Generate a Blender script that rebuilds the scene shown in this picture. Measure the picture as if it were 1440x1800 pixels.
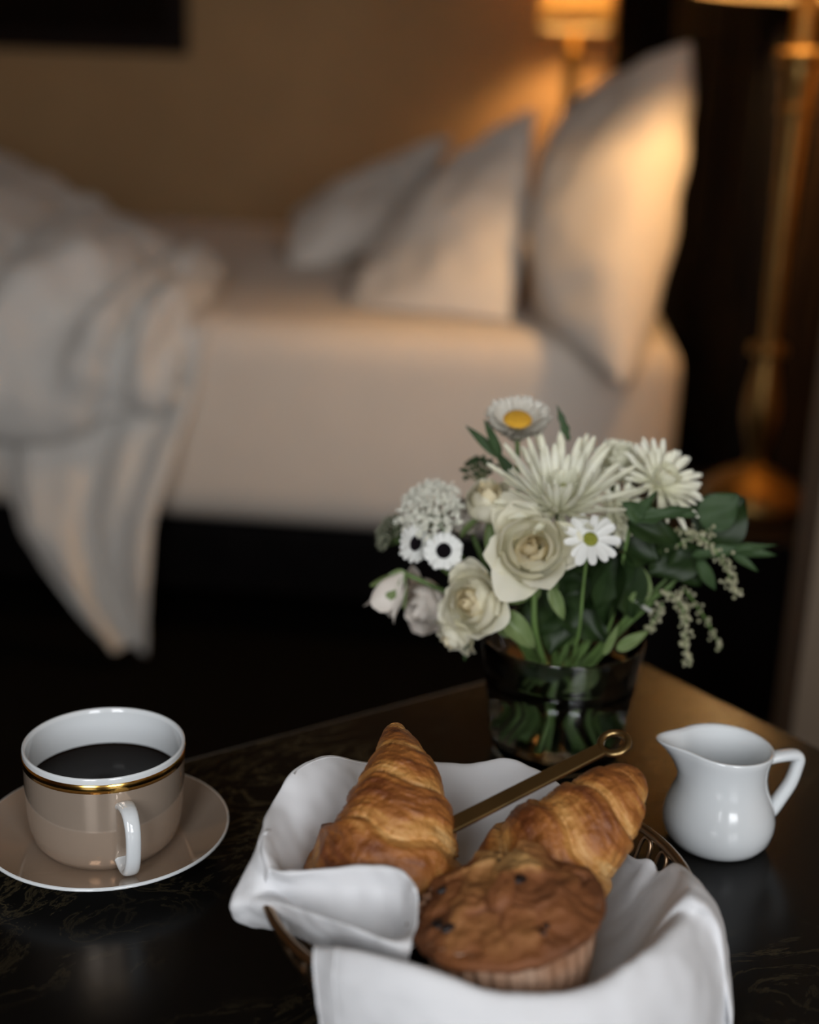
import bpy, bmesh, math, random
import numpy as np
from mathutils import Vector, Matrix, Quaternion, noise

PI = math.pi
scn = bpy.context.scene
for o in list(bpy.data.objects):
    bpy.data.objects.remove(o)
COL = scn.collection

# ------------------------------------------------------------------ camera
YAW = math.radians(5); PITCH = math.radians(17); ROLL = math.radians(2.2)
TABLE_Z = .68
cd = bpy.data.cameras.new('camera'); cam = bpy.data.objects.new('camera', cd); COL.objects.link(cam)
fw = Vector((0, math.cos(PITCH), -math.sin(PITCH))); rt = Vector((1, 0, 0)); up = rt.cross(fw)
r2 = rt*math.cos(ROLL) + up*math.sin(ROLL); u2 = -rt*math.sin(ROLL) + up*math.cos(ROLL)
rm = Matrix((r2, u2, -fw)).transposed()
rm = Matrix.Rotation(YAW, 3, 'Z') @ rm
cam.matrix_world = Matrix.Translation((0, 0, 1.107)) @ rm.to_4x4()
cd.sensor_fit = 'VERTICAL'; cd.sensor_height = 30.0; cd.sensor_width = 24.0
cd.lens = 30.0*2400/1800
cd.clip_start = .02
cd.dof.use_dof = True; cd.dof.focus_distance = .735; cd.dof.aperture_fstop = 40/15.5
cd.dof.aperture_blades = 0
scn.camera = cam

# ------------------------------------------------------------------ world, daylight, exposure
w = bpy.data.worlds.new('world'); scn.world = w; w.use_nodes = True
w.node_tree.nodes['Background'].inputs[0].default_value = (.55, .7, 1, 1)
w.node_tree.nodes['Background'].inputs[1].default_value = .05
scn.view_settings.view_transform = 'Standard'; scn.view_settings.look = 'None'
scn.view_settings.gamma = 1; scn.view_settings.use_curve_mapping = False
scn.view_settings.exposure = 0.0

WINDOWS = ((-.32, .55), (.95, .75))          # centre x, width, in the wall behind the viewer
WIN_Z0, WIN_Z1, WALL_Y0 = .95, 2.30, -1.2
for i, (cx, wd) in enumerate(WINDOWS):
    ld = bpy.data.lights.new('window_daylight', 'AREA'); ld.shape = 'RECTANGLE'
    ld.size = wd; ld.size_y = WIN_Z1 - WIN_Z0
    ld.energy = (25, 31)[i]; ld.color = (.96, .975, 1.0)
    lo = bpy.data.objects.new('window_daylight', ld); COL.objects.link(lo)
    lo.location = (cx, WALL_Y0 - .02, (WIN_Z0 + WIN_Z1)/2); lo.rotation_euler = (PI/2, 0, 0)

LAMP_W = 12.5; LAMP_FAR_W = 14.0
LAMP_COL = (1.0, .60, .25)

# ------------------------------------------------------------------ materials
def new_mat(name):
    m = bpy.data.materials.new(name); m.use_nodes = True
    return m, m.node_tree, m.node_tree.nodes['Principled BSDF']

def mat(name, col, rough=.5, metal=0, var=.0, scale=20, col2=None, bump=0, bscale=60, bdist=.002, coat=0,
        sss=0, transl=0, sheen=0, detail=4, spec=None):
    m, t, b = new_mat(name); n = t.nodes; L = t.links
    b.inputs['Base Color'].default_value = (*col, 1); b.inputs['Roughness'].default_value = rough
    b.inputs['Metallic'].default_value = metal
    if spec is not None: b.inputs['Specular IOR Level'].default_value = spec
    if coat: b.inputs['Coat Weight'].default_value = coat; b.inputs['Coat Roughness'].default_value = .06
    if sheen: b.inputs['Sheen Weight'].default_value = sheen; b.inputs['Sheen Roughness'].default_value = .5
    if sss:
        b.inputs['Subsurface Weight'].default_value = sss; b.inputs['Subsurface Radius'].default_value = (.006, .004, .002)
        b.inputs['Subsurface Scale'].default_value = 1
    tc = n.new('ShaderNodeTexCoord')
    if var or col2:
        tx = n.new('ShaderNodeTexNoise'); tx.inputs['Scale'].default_value = scale; tx.inputs['Detail'].default_value = detail
        L.new(tc.outputs['Object'], tx.inputs['Vector'])
        rp = n.new('ShaderNodeValToRGB'); rp.color_ramp.elements[0].position = .35; rp.color_ramp.elements[1].position = .68
        c2 = col2 if col2 else tuple(min(1, c*(1 + var)) for c in col)
        c1 = col if col2 else tuple(c*(1 - var) for c in col)
        rp.color_ramp.elements[0].color = (*c1, 1); rp.color_ramp.elements[1].color = (*c2, 1)
        L.new(tx.outputs['Fac'], rp.inputs['Fac']); L.new(rp.outputs['Color'], b.inputs['Base Color'])
    if bump:
        tb = n.new('ShaderNodeTexNoise'); tb.inputs['Scale'].default_value = bscale; tb.inputs['Detail'].default_value = 5
        L.new(tc.outputs['Object'], tb.inputs['Vector'])
        bp = n.new('ShaderNodeBump'); bp.inputs['Strength'].default_value = bump; bp.inputs['Distance'].default_value = bdist
        L.new(tb.outputs['Fac'], bp.inputs['Height']); L.new(bp.outputs['Normal'], b.inputs['Normal'])
    if transl:
        tr = n.new('ShaderNodeBsdfTranslucent'); mx = n.new('ShaderNodeMixShader'); mx.inputs[0].default_value = transl
        if b.inputs['Base Color'].is_linked: L.new(b.inputs['Base Color'].links[0].from_socket, tr.inputs['Color'])
        else: tr.inputs['Color'].default_value = (*col, 1)
        out = n['Material Output']
        L.new(b.outputs[0], mx.inputs[1]); L.new(tr.outputs[0], mx.inputs[2]); L.new(mx.outputs[0], out.inputs['Surface'])
    return m

def attr_mat(name, stops, rough, bump, bscale, bdist, noise_amt=.25, nscale=60, stretch=(1, 1, 1), coat=0):
    """colour ramp driven by the mesh's 'bake' attribute (how browned the crust is) plus noise"""
    m, t, b = new_mat(name); n = t.nodes; L = t.links
    at = n.new('ShaderNodeAttribute'); at.attribute_name = 'bake'
    tc = n.new('ShaderNodeTexCoord'); mp = n.new('ShaderNodeMapping'); mp.inputs['Scale'].default_value = stretch
    L.new(tc.outputs['Object'], mp.inputs['Vector'])
    tx = n.new('ShaderNodeTexNoise'); tx.inputs['Scale'].default_value = nscale; tx.inputs['Detail'].default_value = 6
    L.new(mp.outputs[0], tx.inputs['Vector'])
    ma = n.new('ShaderNodeMath'); ma.operation = 'MULTIPLY_ADD'; ma.inputs[1].default_value = noise_amt*2
    L.new(tx.outputs['Fac'], ma.inputs[0])
    sb = n.new('ShaderNodeMath'); sb.operation = 'SUBTRACT'; sb.inputs[1].default_value = noise_amt
    L.new(at.outputs['Fac'], sb.inputs[0]); L.new(sb.outputs[0], ma.inputs[2])
    rp = n.new('ShaderNodeValToRGB'); cr = rp.color_ramp
    while len(cr.elements) < len(stops): cr.elements.new(.5)
    for e, (p, c) in zip(cr.elements, stops): e.position = p; e.color = (*c, 1)
    L.new(ma.outputs[0], rp.inputs['Fac']); L.new(rp.outputs['Color'], b.inputs['Base Color'])
    b.inputs['Roughness'].default_value = rough
    if coat: b.inputs['Coat Weight'].default_value = coat; b.inputs['Coat Roughness'].default_value = .35
    tb = n.new('ShaderNodeTexNoise'); tb.inputs['Scale'].default_value = bscale; tb.inputs['Detail'].default_value = 6
    L.new(mp.outputs[0], tb.inputs['Vector'])
    bp = n.new('ShaderNodeBump'); bp.inputs['Strength'].default_value = bump; bp.inputs['Distance'].default_value = bdist
    L.new(tb.outputs['Fac'], bp.inputs['Height']); L.new(bp.outputs['Normal'], b.inputs['Normal'])
    return m

def marble():
    m, t, b = new_mat('dark_marble'); n = t.nodes; L = t.links
    tc = n.new('ShaderNodeTexCoord'); mp = n.new('ShaderNodeMapping'); mp.inputs['Rotation'].default_value = (0, 0, -.55)
    mp.inputs['Scale'].default_value = (1, 1.7, 1)
    L.new(tc.outputs['Object'], mp.inputs['Vector'])
    w1 = n.new('ShaderNodeTexNoise'); w1.inputs['Scale'].default_value = 17; w1.inputs['Detail'].default_value = 9
    w1.inputs['Roughness'].default_value = .68; w1.inputs['Distortion'].default_value = 1.2
    L.new(mp.outputs[0], w1.inputs['Vector'])
    # veins where the noise crosses its middle value
    s = n.new('ShaderNodeMath'); s.operation = 'SUBTRACT'; s.inputs[1].default_value = .5; L.new(w1.outputs['Fac'], s.inputs[0])
    a = n.new('ShaderNodeMath'); a.operation = 'ABSOLUTE'; L.new(s.outputs[0], a.inputs[0])
    rp = n.new('ShaderNodeValToRGB'); cr = rp.color_ramp
    cr.elements[0].position = .0; cr.elements[0].color = (1, 1, 1, 1); cr.elements[1].position = .030; cr.elements[1].color = (0, 0, 0, 1)
    L.new(a.outputs[0], rp.inputs['Fac'])
    w2 = n.new('ShaderNodeTexNoise'); w2.inputs['Scale'].default_value = 5; w2.inputs['Detail'].default_value = 3
    L.new(mp.outputs[0], w2.inputs['Vector'])
    r2_ = n.new('ShaderNodeValToRGB'); r2_.color_ramp.elements[0].position = .45; r2_.color_ramp.elements[1].position = .75
    L.new(w2.outputs['Fac'], r2_.inputs['Fac'])
    mu = n.new('ShaderNodeMath'); mu.operation = 'MULTIPLY'; L.new(rp.outputs['Color'], mu.inputs[0]); L.new(r2_.outputs['Color'], mu.inputs[1])
    mx = n.new('ShaderNodeMix'); mx.data_type = 'RGBA'
    mx.inputs['A'].default_value = (.004, .0036, .0032, 1); mx.inputs['B'].default_value = (.085, .066, .034, 1)
    L.new(mu.outputs[0], mx.inputs['Factor']); L.new(mx.outputs['Result'], b.inputs['Base Color'])
    b.inputs['Roughness'].default_value = .24; b.inputs['Specular IOR Level'].default_value = .17
    return m

def glass(name, ior, col=(1, 1, 1), rough=0):
    m, t, b = new_mat(name)
    b.inputs['Base Color'].default_value = (*col, 1); b.inputs['Roughness'].default_value = rough
    b.inputs['Transmission Weight'].default_value = 1; b.inputs['IOR'].default_value = ior
    return m

MT = dict(
    plaster=mat('warm_plaster', (.46, .285, .135), .8, var=.05, scale=3, bump=.1, bscale=120),
    floor=mat('dark_carpet', (.005, .004, .003), 1.0, var=.25, scale=40, bump=.3, bscale=300, spec=.05),
    taupe=mat('shaded_plaster', (.17, .125, .085), .8, var=.05, scale=3, bump=.1, bscale=120),  # alcove wall plaster, its shade put in as a darker colour
    ceil=mat('ceiling_paint', (.20, .16, .115), .9, var=.03, scale=4),
    paint=mat('cream_paint', (.7, .66, .58), .45, var=.03, scale=6),
    black=mat('black_wood', (.004, .003, .003), .5, var=.3, scale=14, spec=.1),
    ebony=mat('ebony_velvet', (.004, .003, .003), .85, var=.2, scale=8, spec=.1),
    frame=mat('dark_walnut', (.012, .005, .003), .6, var=.3, scale=18, spec=.15),
    canvas=mat('dark_canvas', (.006, .003, .002), .9, spec=.1, col2=(.012, .006, .003), scale=6),
    sheet=mat('cotton_sheet', (.80, .70, .60), .85, var=.015, scale=12, bump=.12, bscale=14, bdist=.01, sheen=.15),
    duvet=mat('duvet_cotton', (.76, .735, .69), .85, var=.015, scale=12, bump=.2, bscale=18, bdist=.01, sheen=.15),
    pillow=mat('pillow_cotton', (.76, .70, .63), .85, var=.015, scale=12, bump=.2, bscale=16, bdist=.01, sheen=.15),
    drape=mat('brown_drape', (.022, .012, .006), .9, spec=.1, var=.1, scale=10),
    brass=mat('aged_brass', (.27, .165, .055), .42, 1, var=.12, scale=30),
    shade=mat('linen_lampshade', (.46, .36, .21), .8, transl=.42, var=.02, scale=90),
    marble=marble(),
    iron=mat('black_iron', (.02, .02, .02), .45, .8, var=.1, scale=30),
    china=mat('white_porcelain', (.68, .715, .735), .12, var=.01, scale=8, coat=.4, sss=.0),
    lustre=mat('taupe_lustre_glaze', (.50, .40, .315), .09, .5, var=.03, scale=25, coat=.6),
    gold=mat('gold_band', (.75, .45, .12), .16, 1, var=.04, scale=60),
    coffee=mat('black_coffee', (.006, .003, .0015), .03, var=.1, scale=8, spec=.08),
    linen=mat('white_napkin_cotton', (.745, .755, .775), .8, var=.012, scale=30, bump=.10, bscale=900, bdist=.0003, sheen=.1, transl=.08),
    bronze=mat('bronze_wire', (.35, .24, .15), .28, 1, var=.12, scale=60),
    knife=mat('antique_brass', (.36, .25, .11), .34, 1, var=.10, scale=50),
    croissant=attr_mat('croissant_crust', [(.0, (.68, .42, .17)), (.28, (.52, .25, .065)), (.60, (.34, .12, .024)), (1.0, (.15, .04, .008))],
                       .52, .9, 150, .004, .30, 55, coat=.05),
    muffin=attr_mat('muffin_crumb', [(.0, (.52, .31, .11)), (.32, (.36, .165, .048)), (.65, (.21, .072, .02)), (1.0, (.075, .024, .008))],
                    .68, .7, 170, .003, .24, 55),
    chip=mat('dark_berry', (.012, .007, .007), .4, var=.3, scale=200),
    paper=mat('brown_baking_paper', (.30, .15, .08), .45, col2=(.46, .31, .22), scale=45, transl=.1),
    glass=glass('vase_glass', 1.46, (.97, 1, .985)),
    water=glass('vase_water', 1.333, (.95, .97, .93)),
    rose=mat('ivory_petal', (.90, .87, .68), .55, col2=(.91, .89, .78), scale=30, transl=.42),
    rose_in=mat('cream_inner_petal', (.88, .77, .52), .55, col2=(.88, .82, .62), scale=40, transl=.34),
    blush=mat('blush_petal', (.82, .74, .66), .6, col2=(.84, .80, .74), scale=30, transl=.25),
    white=mat('white_petal', (.82, .83, .80), .55, col2=(.85, .86, .84), scale=60, transl=.22),
    mum=mat('mum_petal', (.82, .81, .62), .5, col2=(.87, .87, .76), scale=60, transl=.25),
    mum_c=mat('mum_centre', (.72, .74, .36), .5, col2=(.78, .78, .48), scale=80, transl=.2),
    straw=mat('strawflower_bract', (.46, .43, .36), .4, col2=(.68, .65, .57), scale=160, transl=.1),
    yolk=mat('yellow_disc', (.80, .40, .02), .7, col2=(.85, .48, .04), scale=400, bump=1, bscale=900),
    olive=mat('green_disc', (.22, .24, .02), .7, col2=(.32, .33, .04), scale=400, bump=1, bscale=900),
    dark=mat('dark_disc', (.006, .004, .006), .9, spec=.1, bump=1, bscale=900, var=.3, scale=300),
    lace=mat('lace_floret', (.80, .80, .70), .6, var=.1, scale=200, transl=.15),
    lace2=mat('lace_floret_green', (.34, .36, .26), .6, var=.15, scale=200, transl=.15),
    bud=mat('green_white_bud', (.30, .31, .17), .6, col2=(.50, .48, .34), scale=300, transl=.1),
    stem=mat('flower_stem', (.10, .17, .045), .5, var=.2, scale=60),
    leaf=mat('dark_leaf', (.011, .025, .006), .45, spec=.3, col2=(.019, .038, .010), scale=50, transl=.1),
    leaf2=mat('mid_green_leaf', (.052, .095, .036), .55, spec=.3, col2=(.036, .07, .026), scale=50, transl=.2),
    leaf3=mat('pale_green_leaf', (.15, .22, .075), .45, col2=(.22, .29, .12), scale=50, transl=.25),
)

# ------------------------------------------------------------------ helpers
def link(o, parent=None):
    COL.objects.link(o)
    if parent is not None: o.parent = parent
    return o

def tag(o, label=None, cat=None, group=None, kind=None):
    if label: o['label'] = label
    if cat: o['category'] = cat
    if group: o['group'] = group
    if kind: o['kind'] = kind
    return o

def make_mesh(name, v, f, m, smooth=True, bake=None):
    me = bpy.data.meshes.new(name); me.from_pydata([tuple(p) for p in v], [], [tuple(q) for q in f]); me.update()
    if m is not None: me.materials.append(m)
    if smooth: me.polygons.foreach_set('use_smooth', [True]*len(me.polygons))
    if bake is not None:
        a = me.attributes.new('bake', 'FLOAT', 'POINT'); a.data.foreach_set('value', np.asarray(bake, dtype=np.float32).ravel())
    return me

def obj(name, me, parent=None, mw=None):
    o = bpy.data.objects.new(name, me); link(o, parent)
    if mw is not None: o.matrix_local = mw
    return o

def part(name, v, f, m, parent=None, smooth=True, mw=None, bake=None):
    return obj(name, make_mesh(name, v, f, m, smooth, bake), parent, mw)

def empty(name, loc, rz=0):
    o = bpy.data.objects.new(name, None); o.empty_display_size = .02; link(o)
    o.location = loc; o.rotation_euler = (0, 0, rz); return o

def box(x0, x1, y0, y1, z0, z1):
    v = [(x, y, z) for z in (z0, z1) for y in (y0, y1) for x in (x0, x1)]
    return v, [(0, 2, 3, 1), (4, 5, 7, 6), (0, 1, 5, 4), (2, 6, 7, 3), (0, 4, 6, 2), (1, 3, 7, 5)]

def join(*parts):
    V, Fc = [], []
    for v, f in parts:
        n = len(V); V += list(v); Fc += [tuple(i + n for i in q) for q in f]
    return V, Fc

def bevel(o, w, seg=3, angle=.6):
    b = o.modifiers.new('bevel', 'BEVEL'); b.width = w; b.segments = seg; b.limit_method = 'ANGLE'; b.angle_limit = angle
    return o

def grid_faces(nu, nv, cu=False, cv=False):
    f = []
    for i in range(nu if cu else nu - 1):
        for j in range(nv if cv else nv - 1):
            f.append((i*nv + j, ((i + 1) % nu)*nv + j, ((i + 1) % nu)*nv + (j + 1) % nv, i*nv + (j + 1) % nv))
    return f

def lathe(prof, n=48, closed=False, mod=None):
    """revolve (r, z) points about z; mod(angle, r, z) may return a changed (x, y, z)"""
    v = []; np_ = len(prof)
    for i in range(n):
        a = 2*PI*i/n
        for r, z in prof:
            v.append(mod(a, r, z) if mod else (r*math.cos(a), r*math.sin(a), z))
    return v, grid_faces(n, np_, True, closed)

def crom(P, t):
    """Catmull-Rom through the rows of P (numpy) at parameters t in [0, n-1]"""
    P = np.asarray(P, float); n = len(P)
    ext = np.concatenate([[2*P[0] - P[1]], P, [2*P[-1] - P[-2]]])
    out = []
    for q in t:
        i = min(int(q), n - 2); s = q - i
        a, b, c, d = ext[i], ext[i + 1], ext[i + 2], ext[i + 3]
        out.append(.5*((2*b) + (c - a)*s + (2*a - 5*b + 4*c - d)*s*s + (3*b - a - 3*c + d)*s**3))
    return np.array(out)

def curve(P, n): return crom(P, np.linspace(0, len(P) - 1, n))

def spline_grid(ctrl, nu, nv):
    ctrl = np.asarray(ctrl, float)
    A = crom(ctrl, np.linspace(0, len(ctrl) - 1, nu))
    return np.swapaxes(crom(np.swapaxes(A, 0, 1), np.linspace(0, ctrl.shape[1] - 1, nv)), 0, 1)

def tube(P, rad, n=8, cap=True):
    P = np.asarray(P, float); N = len(P)
    rad = np.full(N, rad) if np.isscalar(rad) else np.asarray(rad, float)
    T = np.gradient(P, axis=0); T /= np.linalg.norm(T, axis=1)[:, None] + 1e-12
    a = np.array([0, 0, 1.]) if abs(T[0][2]) < .9 else np.array([1., 0, 0])
    x = np.cross(a, T[0]); x /= np.linalg.norm(x)
    v = []
    for i in range(N):
        x = x - T[i]*(x @ T[i]); x /= np.linalg.norm(x) + 1e-12; y = np.cross(T[i], x)
        for k in range(n):
            th = 2*PI*k/n; v.append(P[i] + rad[i]*(math.cos(th)*x + math.sin(th)*y))
    f = grid_faces(N, n, False, True)
    if cap: f += [tuple(range(n - 1, -1, -1)), tuple((N - 1)*n + k for k in range(n))]
    return [tuple(p) for p in v], f

def grid_normals(G):
    du = np.gradient(G, axis=0); dv = np.gradient(G, axis=1); N = np.cross(du, dv)
    return N/(np.linalg.norm(N, axis=2)[:, :, None] + 1e-12)

def wrinkle(G, amp, freq, seed=0, aniso=(1, 1, 1)):
    N = grid_normals(G); H = np.zeros(G.shape[:2])
    for i in range(G.shape[0]):
        for j in range(G.shape[1]):
            p = G[i, j]*freq*np.array(aniso) + seed
            H[i, j] = noise.noise(Vector(p)) + .5*noise.noise(Vector(p*2.1))
    return G + N*(H*amp)[:, :, None]

def cloth(name, grids, thick, m, parent=None, sub=1):
    parts = []
    for G in grids: parts.append(([tuple(p) for p in G.reshape(-1, 3)], grid_faces(G.shape[0], G.shape[1])))
    v, f = join(*parts)
    o = part(name, v, f, m, parent)
    s = o.modifiers.new('thickness', 'SOLIDIFY'); s.thickness = thick; s.offset = 0
    if sub:
        b = o.modifiers.new('smooth', 'SUBSURF'); b.levels = sub; b.render_levels = sub
    return o

def struct(name, v, f, m, smooth=False):
    return tag(part(name, v, f, m, None, smooth), kind='structure')

Rz = Matrix.Rotation(YAW, 3, 'Z')
def W(origin, p):            # a point of a table setting's own frame into the room
    return Vector(origin) + Rz @ Vector(p)

# ------------------------------------------------------------------ room
XL, XR, Y1, ZC, XN = -3.0, .66, 5.05, 2.7, 2.3
v, f = box(XL, XN, WALL_Y0, Y1, -.05, 0); struct('floor', v, f, MT['floor'])
v, f = box(XL, XN, WALL_Y0, Y1, ZC, ZC + .05); struct('ceiling', v, f, MT['ceil'])
v, f = box(XL, XR + .1, Y1, Y1 + .1, 0, ZC); struct('wall_back', v, f, MT['plaster'])
v, f = box(XL - .1, XL, WALL_Y0, Y1, 0, ZC); struct('wall_left', v, f, MT['plaster'])
v, f = box(XR, XR + .1, 1.72, Y1, 0, ZC); struct('wall_right', v, f, MT['plaster'])
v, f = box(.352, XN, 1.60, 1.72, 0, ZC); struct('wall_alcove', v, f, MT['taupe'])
v, f = box(XN, XN + .1, WALL_Y0, 1.72, 0, ZC); struct('wall_side', v, f, MT['plaster'])
# wall behind the viewer, with two window openings
xs = [XL]
for cx, wd in WINDOWS: xs += [cx - wd/2, cx + wd/2]
xs.append(XN)
ps = [box(XL, XN, WALL_Y0 - .15, WALL_Y0, 0, WIN_Z0), box(XL, XN, WALL_Y0 - .15, WALL_Y0, WIN_Z1, ZC)]
for k in range(0, len(xs), 2): ps.append(box(xs[k], xs[k + 1], WALL_Y0 - .15, WALL_Y0, WIN_Z0, WIN_Z1))
v, f = join(*ps); struct('wall_front', v, f, MT['plaster'])
for i, (cx, wd) in enumerate(WINDOWS):
    x0, x1 = cx - wd/2, cx + wd/2; y0, y1 = WALL_Y0 + .0, WALL_Y0 + .03; t = .035
    v, f = join(box(x0 - t, x0 + .01, y0, y1, WIN_Z0, WIN_Z1), box(x1 - .01, x1 + t, y0, y1, WIN_Z0, WIN_Z1),
                box(x0 - t, x1 + t, y0, y1, WIN_Z1 - .01, WIN_Z1 + t), box(x0 - t - .02, x1 + t + .02, y0, y1 + .05, WIN_Z0 - .03, WIN_Z0 + .005))
    wn = struct('window_%d' % (i + 1), v, f, MT['paint'])
    part('glazing_bar', *box(x0, x1, y0, y1, (WIN_Z0 + WIN_Z1)/2 - .015, (WIN_Z0 + WIN_Z1)/2 + .015), MT['paint'], wn, False)

# ------------------------------------------------------------------ bed
BX0, BX1, BY0, BY1, BZ0, BZ1 = -1.95, .288, 2.58, 4.58, .258, .682
bed = empty('platform_bed', ((BX0 + BX1)/2, (BY0 + BY1)/2, 0))
tag(bed, 'low black wooden bed base under the white mattress', 'bed frame')
def rel(o, v): return [tuple(np.array(p) - np.array(o.location)) for p in v]
v, f = box(BX0 + .02, BX1 - .02, BY0 + .05, BY1 - .05, .10, BZ0 - .008); bevel(part('side_rail', rel(bed, v), f, MT['black'], bed, False), .008)
for sx in (BX0 + .1, BX1 - .16):
    for sy in (BY0 + .12, BY1 - .18):
        v, f = box(sx, sx + .06, sy, sy + .06, 0, .10); part('leg', rel(bed, v), f, MT['black'], bed, False)
hb = empty('headboard', (.43, 3.5, 0)); tag(hb, 'tall black panelled headboard standing behind the pillows', 'headboard')
v, f = box(.38, .48, 2.56, 4.62, .0, 2.05); bevel(part('panel', rel(hb, v), f, MT['ebony'], hb, False), .01)
for k in range(4):
    ya = 2.62 + k*.5
    v, f = box(.366, .38, ya, ya + .44, .75, 1.95); bevel(part('raised_panel', rel(hb, v), f, MT['ebony'], hb, False), .012)

def superbox(x0, x1, y0, y1, z0, z1, r, nx, ny, nz, puff=0):
    """rounded box made of one continuous skin"""
    bm = bmesh.new(); bmesh.ops.create_cube(bm, size=1)
    bmesh.ops.subdivide_edges(bm, edges=bm.edges[:], cuts=nx, use_grid_fill=True)
    c = Vector(((x0 + x1)/2, (y0 + y1)/2, (z0 + z1)/2)); h = Vector(((x1 - x0)/2, (y1 - y0)/2, (z1 - z0)/2))
    for q in bm.verts:
        p = Vector((q.co.x*2*h.x, q.co.y*2*h.y, q.co.z*2*h.z))
        # concentrate the grid towards the edges
        for a in range(3):
            s = q.co[a]*2; p[a] = h[a]*math.copysign(1 - (1 - abs(s))**1.8, s) if abs(s) < 1 else h[a]*s
        inn = Vector([max(-h[a] + r, min(h[a] - r, p[a])) for a in range(3)])
        d = p - inn
        if d.length > 1e-9: p = inn + d.normalized()*r
        if puff: p.z += puff*math.sin(p.x*3.1)*math.cos(p.y*2.3)
        q.co = p
    v = [tuple(q.co) for q in bm.verts]; f = [tuple(x.index for x in q.verts) for q in bm.faces]; bm.free()
    return c, v, f
c, v, f = superbox(BX0, BX1, BY0, BY1, BZ0, BZ1, .075, 22, 0, 0, .004)
mt = part('mattress', [(p[0], p[1], p[2] + (BZ1 - BZ0)/2) for p in v], f, MT['sheet']); mt.location = (c.x, c.y, BZ0)
tag(mt, 'thick mattress in a smooth white fitted sheet on the black bed base', 'mattress')

def pillow(name, label, A, B, Cc, D, thick, m, seed, bow=.10):
    """four corner points in order round the edge"""
    A, B, Cc, D = (np.array(p) for p in (A, B, Cc, D)); n = 26
    nrm = np.cross(B - A, D - A); nrm /= np.linalg.norm(nrm)
    vs, fs = [], []
    for side in (1, -1):
        G = np.zeros((n, n, 3))
        for i in range(n):
            for j in range(n):
                s, t = i/(n - 1), j/(n - 1)
                # edges bow inwards between the corners
                ss = .5 + (s - .5)*(1 - bow*math.sin(PI*t)); tt = .5 + (t - .5)*(1 - bow*math.sin(PI*s))
                p = A*(1 - ss)*(1 - tt) + B*ss*(1 - tt) + Cc*ss*tt + D*(1 - ss)*tt
                h = (max(0, math.sin(PI*s))**.42)*(max(0, math.sin(PI*t))**.42)
                q = p*6 + seed
                wv = noise.noise(Vector(q))*.028*h + noise.noise(Vector(q*2.3))*.015*min(1, h*2)
                g = p + nrm*(side*thick/2*h + wv)
                if BY0 - .01 < g[1] and g[0] < BX1: g[2] = max(g[2], BZ1 + .003 + .03*max(0, (BY0 + .06 - g[1]))*0)
                G[i, j] = g
        n0 = len(vs); vs += [tuple(p) for p in G.reshape(-1, 3)]
        ff = grid_faces(n, n)
        fs += [tuple(x + n0 for x in (q if side > 0 else q[::-1])) for q in ff]
    base = np.array(vs); lo = np.array([base[:, 0].mean(), base[:, 1].mean(), base[:, 2].min()])
    bm = bmesh.new(); me = make_mesh(name, base - lo, fs, m); bm.from_mesh(me)
    bmesh.ops.remove_doubles(bm, verts=bm.verts[:], dist=.002); bmesh.ops.recalc_face_normals(bm, faces=bm.faces[:]); bm.to_mesh(me); bm.free()
    o = obj(name, me); o.location = lo
    s = o.modifiers.new('smooth', 'SUBSURF'); s.levels = 1; s.render_levels = 1
    tag(o, label, 'pillow', 'pillows on the bed'); return o

pillow('bed_pillow', 'large white pillow standing on its corner against the black headboard', (0.2631, 2.7800, 1.2337), (0.1638, 2.4300, 0.6083), (0.0148, 2.7400, 0.6709), (0.0488, 3.2200, 1.0907), .23, MT['pillow'], 1, .0)
pillow('bed_pillow', 'creased white pillow slumped between the upright pillow and the flat one', (-0.4081, 2.8000, 0.6390), (-0.0463, 2.6800, 0.6716), (-0.0273, 3.1200, 1.0979), (-0.3691, 3.3000, 0.7871), .20, MT['pillow'], 5, -.05)
pillow('bed_pillow', 'shaded white pillow tipped up at the far edge of the mattress', (-0.6385, 3.4200, 0.6363), (-0.3623, 3.3600, 0.7956), (-0.2381, 3.7500, 1.0118), (-0.7125, 3.8500, 0.7601), .17, MT['pillow'], 9)

# duvet: heaped on the bed's foot half and slumping over the near side
xs_ = [-2.0, -1.7, -1.42, -1.2, -1.04, -.92, -.82, -.73, -.67]
pk = [.27, .25, .20, .155, .125, .10, .08, .06, .025]        # height of the heap
fr = [4.4, 4.2, 3.9, 3.65, 3.4, 3.2, 3.05, 2.92, 2.82]      # how far back it reaches
lowz = [.44, .43, .45, .44, .46, .45, .48, .50, .54]        # where its front edge hangs
ctrl = []
for x, h, yb, zl in zip(xs_, pk, fr, lowz):
    ctrl.append([(x - .02, yb, BZ1 + .004), (x, yb - .12, BZ1 + h*.75), (x, (yb + 2.7)/2 + .15, BZ1 + h), (x + .01, 2.78, BZ1 + h*.85),
                 (x + .01, 2.60, BZ1 + h*.45), (x, 2.505, BZ1 - .03), (x, 2.485, (zl + BZ1)/2 - .02), (x - .005, 2.50, zl), (x - .01, 2.55, zl + .01)])
G = spline_grid(ctrl, 90, 80)
for i in range(G.shape[0]):
    for j in range(G.shape[1]):
        s = i/89*xs_[-1]; t = j/79
        ph = i*.30 + 2.6*math.sin(j*.07 + i*.05) + 1.3*math.sin(i*.17)
        amp = .024*math.sin(PI*min(1, t*1.05))
        G[i, j, 2] += amp*math.sin(ph)*(t < .75); G[i, j, 1] -= amp*.9*math.sin(ph + .6)
G = wrinkle(G, .034, 4.6, 3)
G = wrinkle(G, .008, 14, 8)
G[:, :, 1] = np.where(G[:, :, 2] < BZ1 - .02, np.minimum(G[:, :, 1], 2.555), G[:, :, 1])
G[:, :, 2] = np.where(G[:, :, 1] > 2.57, np.maximum(G[:, :, 2], BZ1 + .016), G[:, :, 2])
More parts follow.
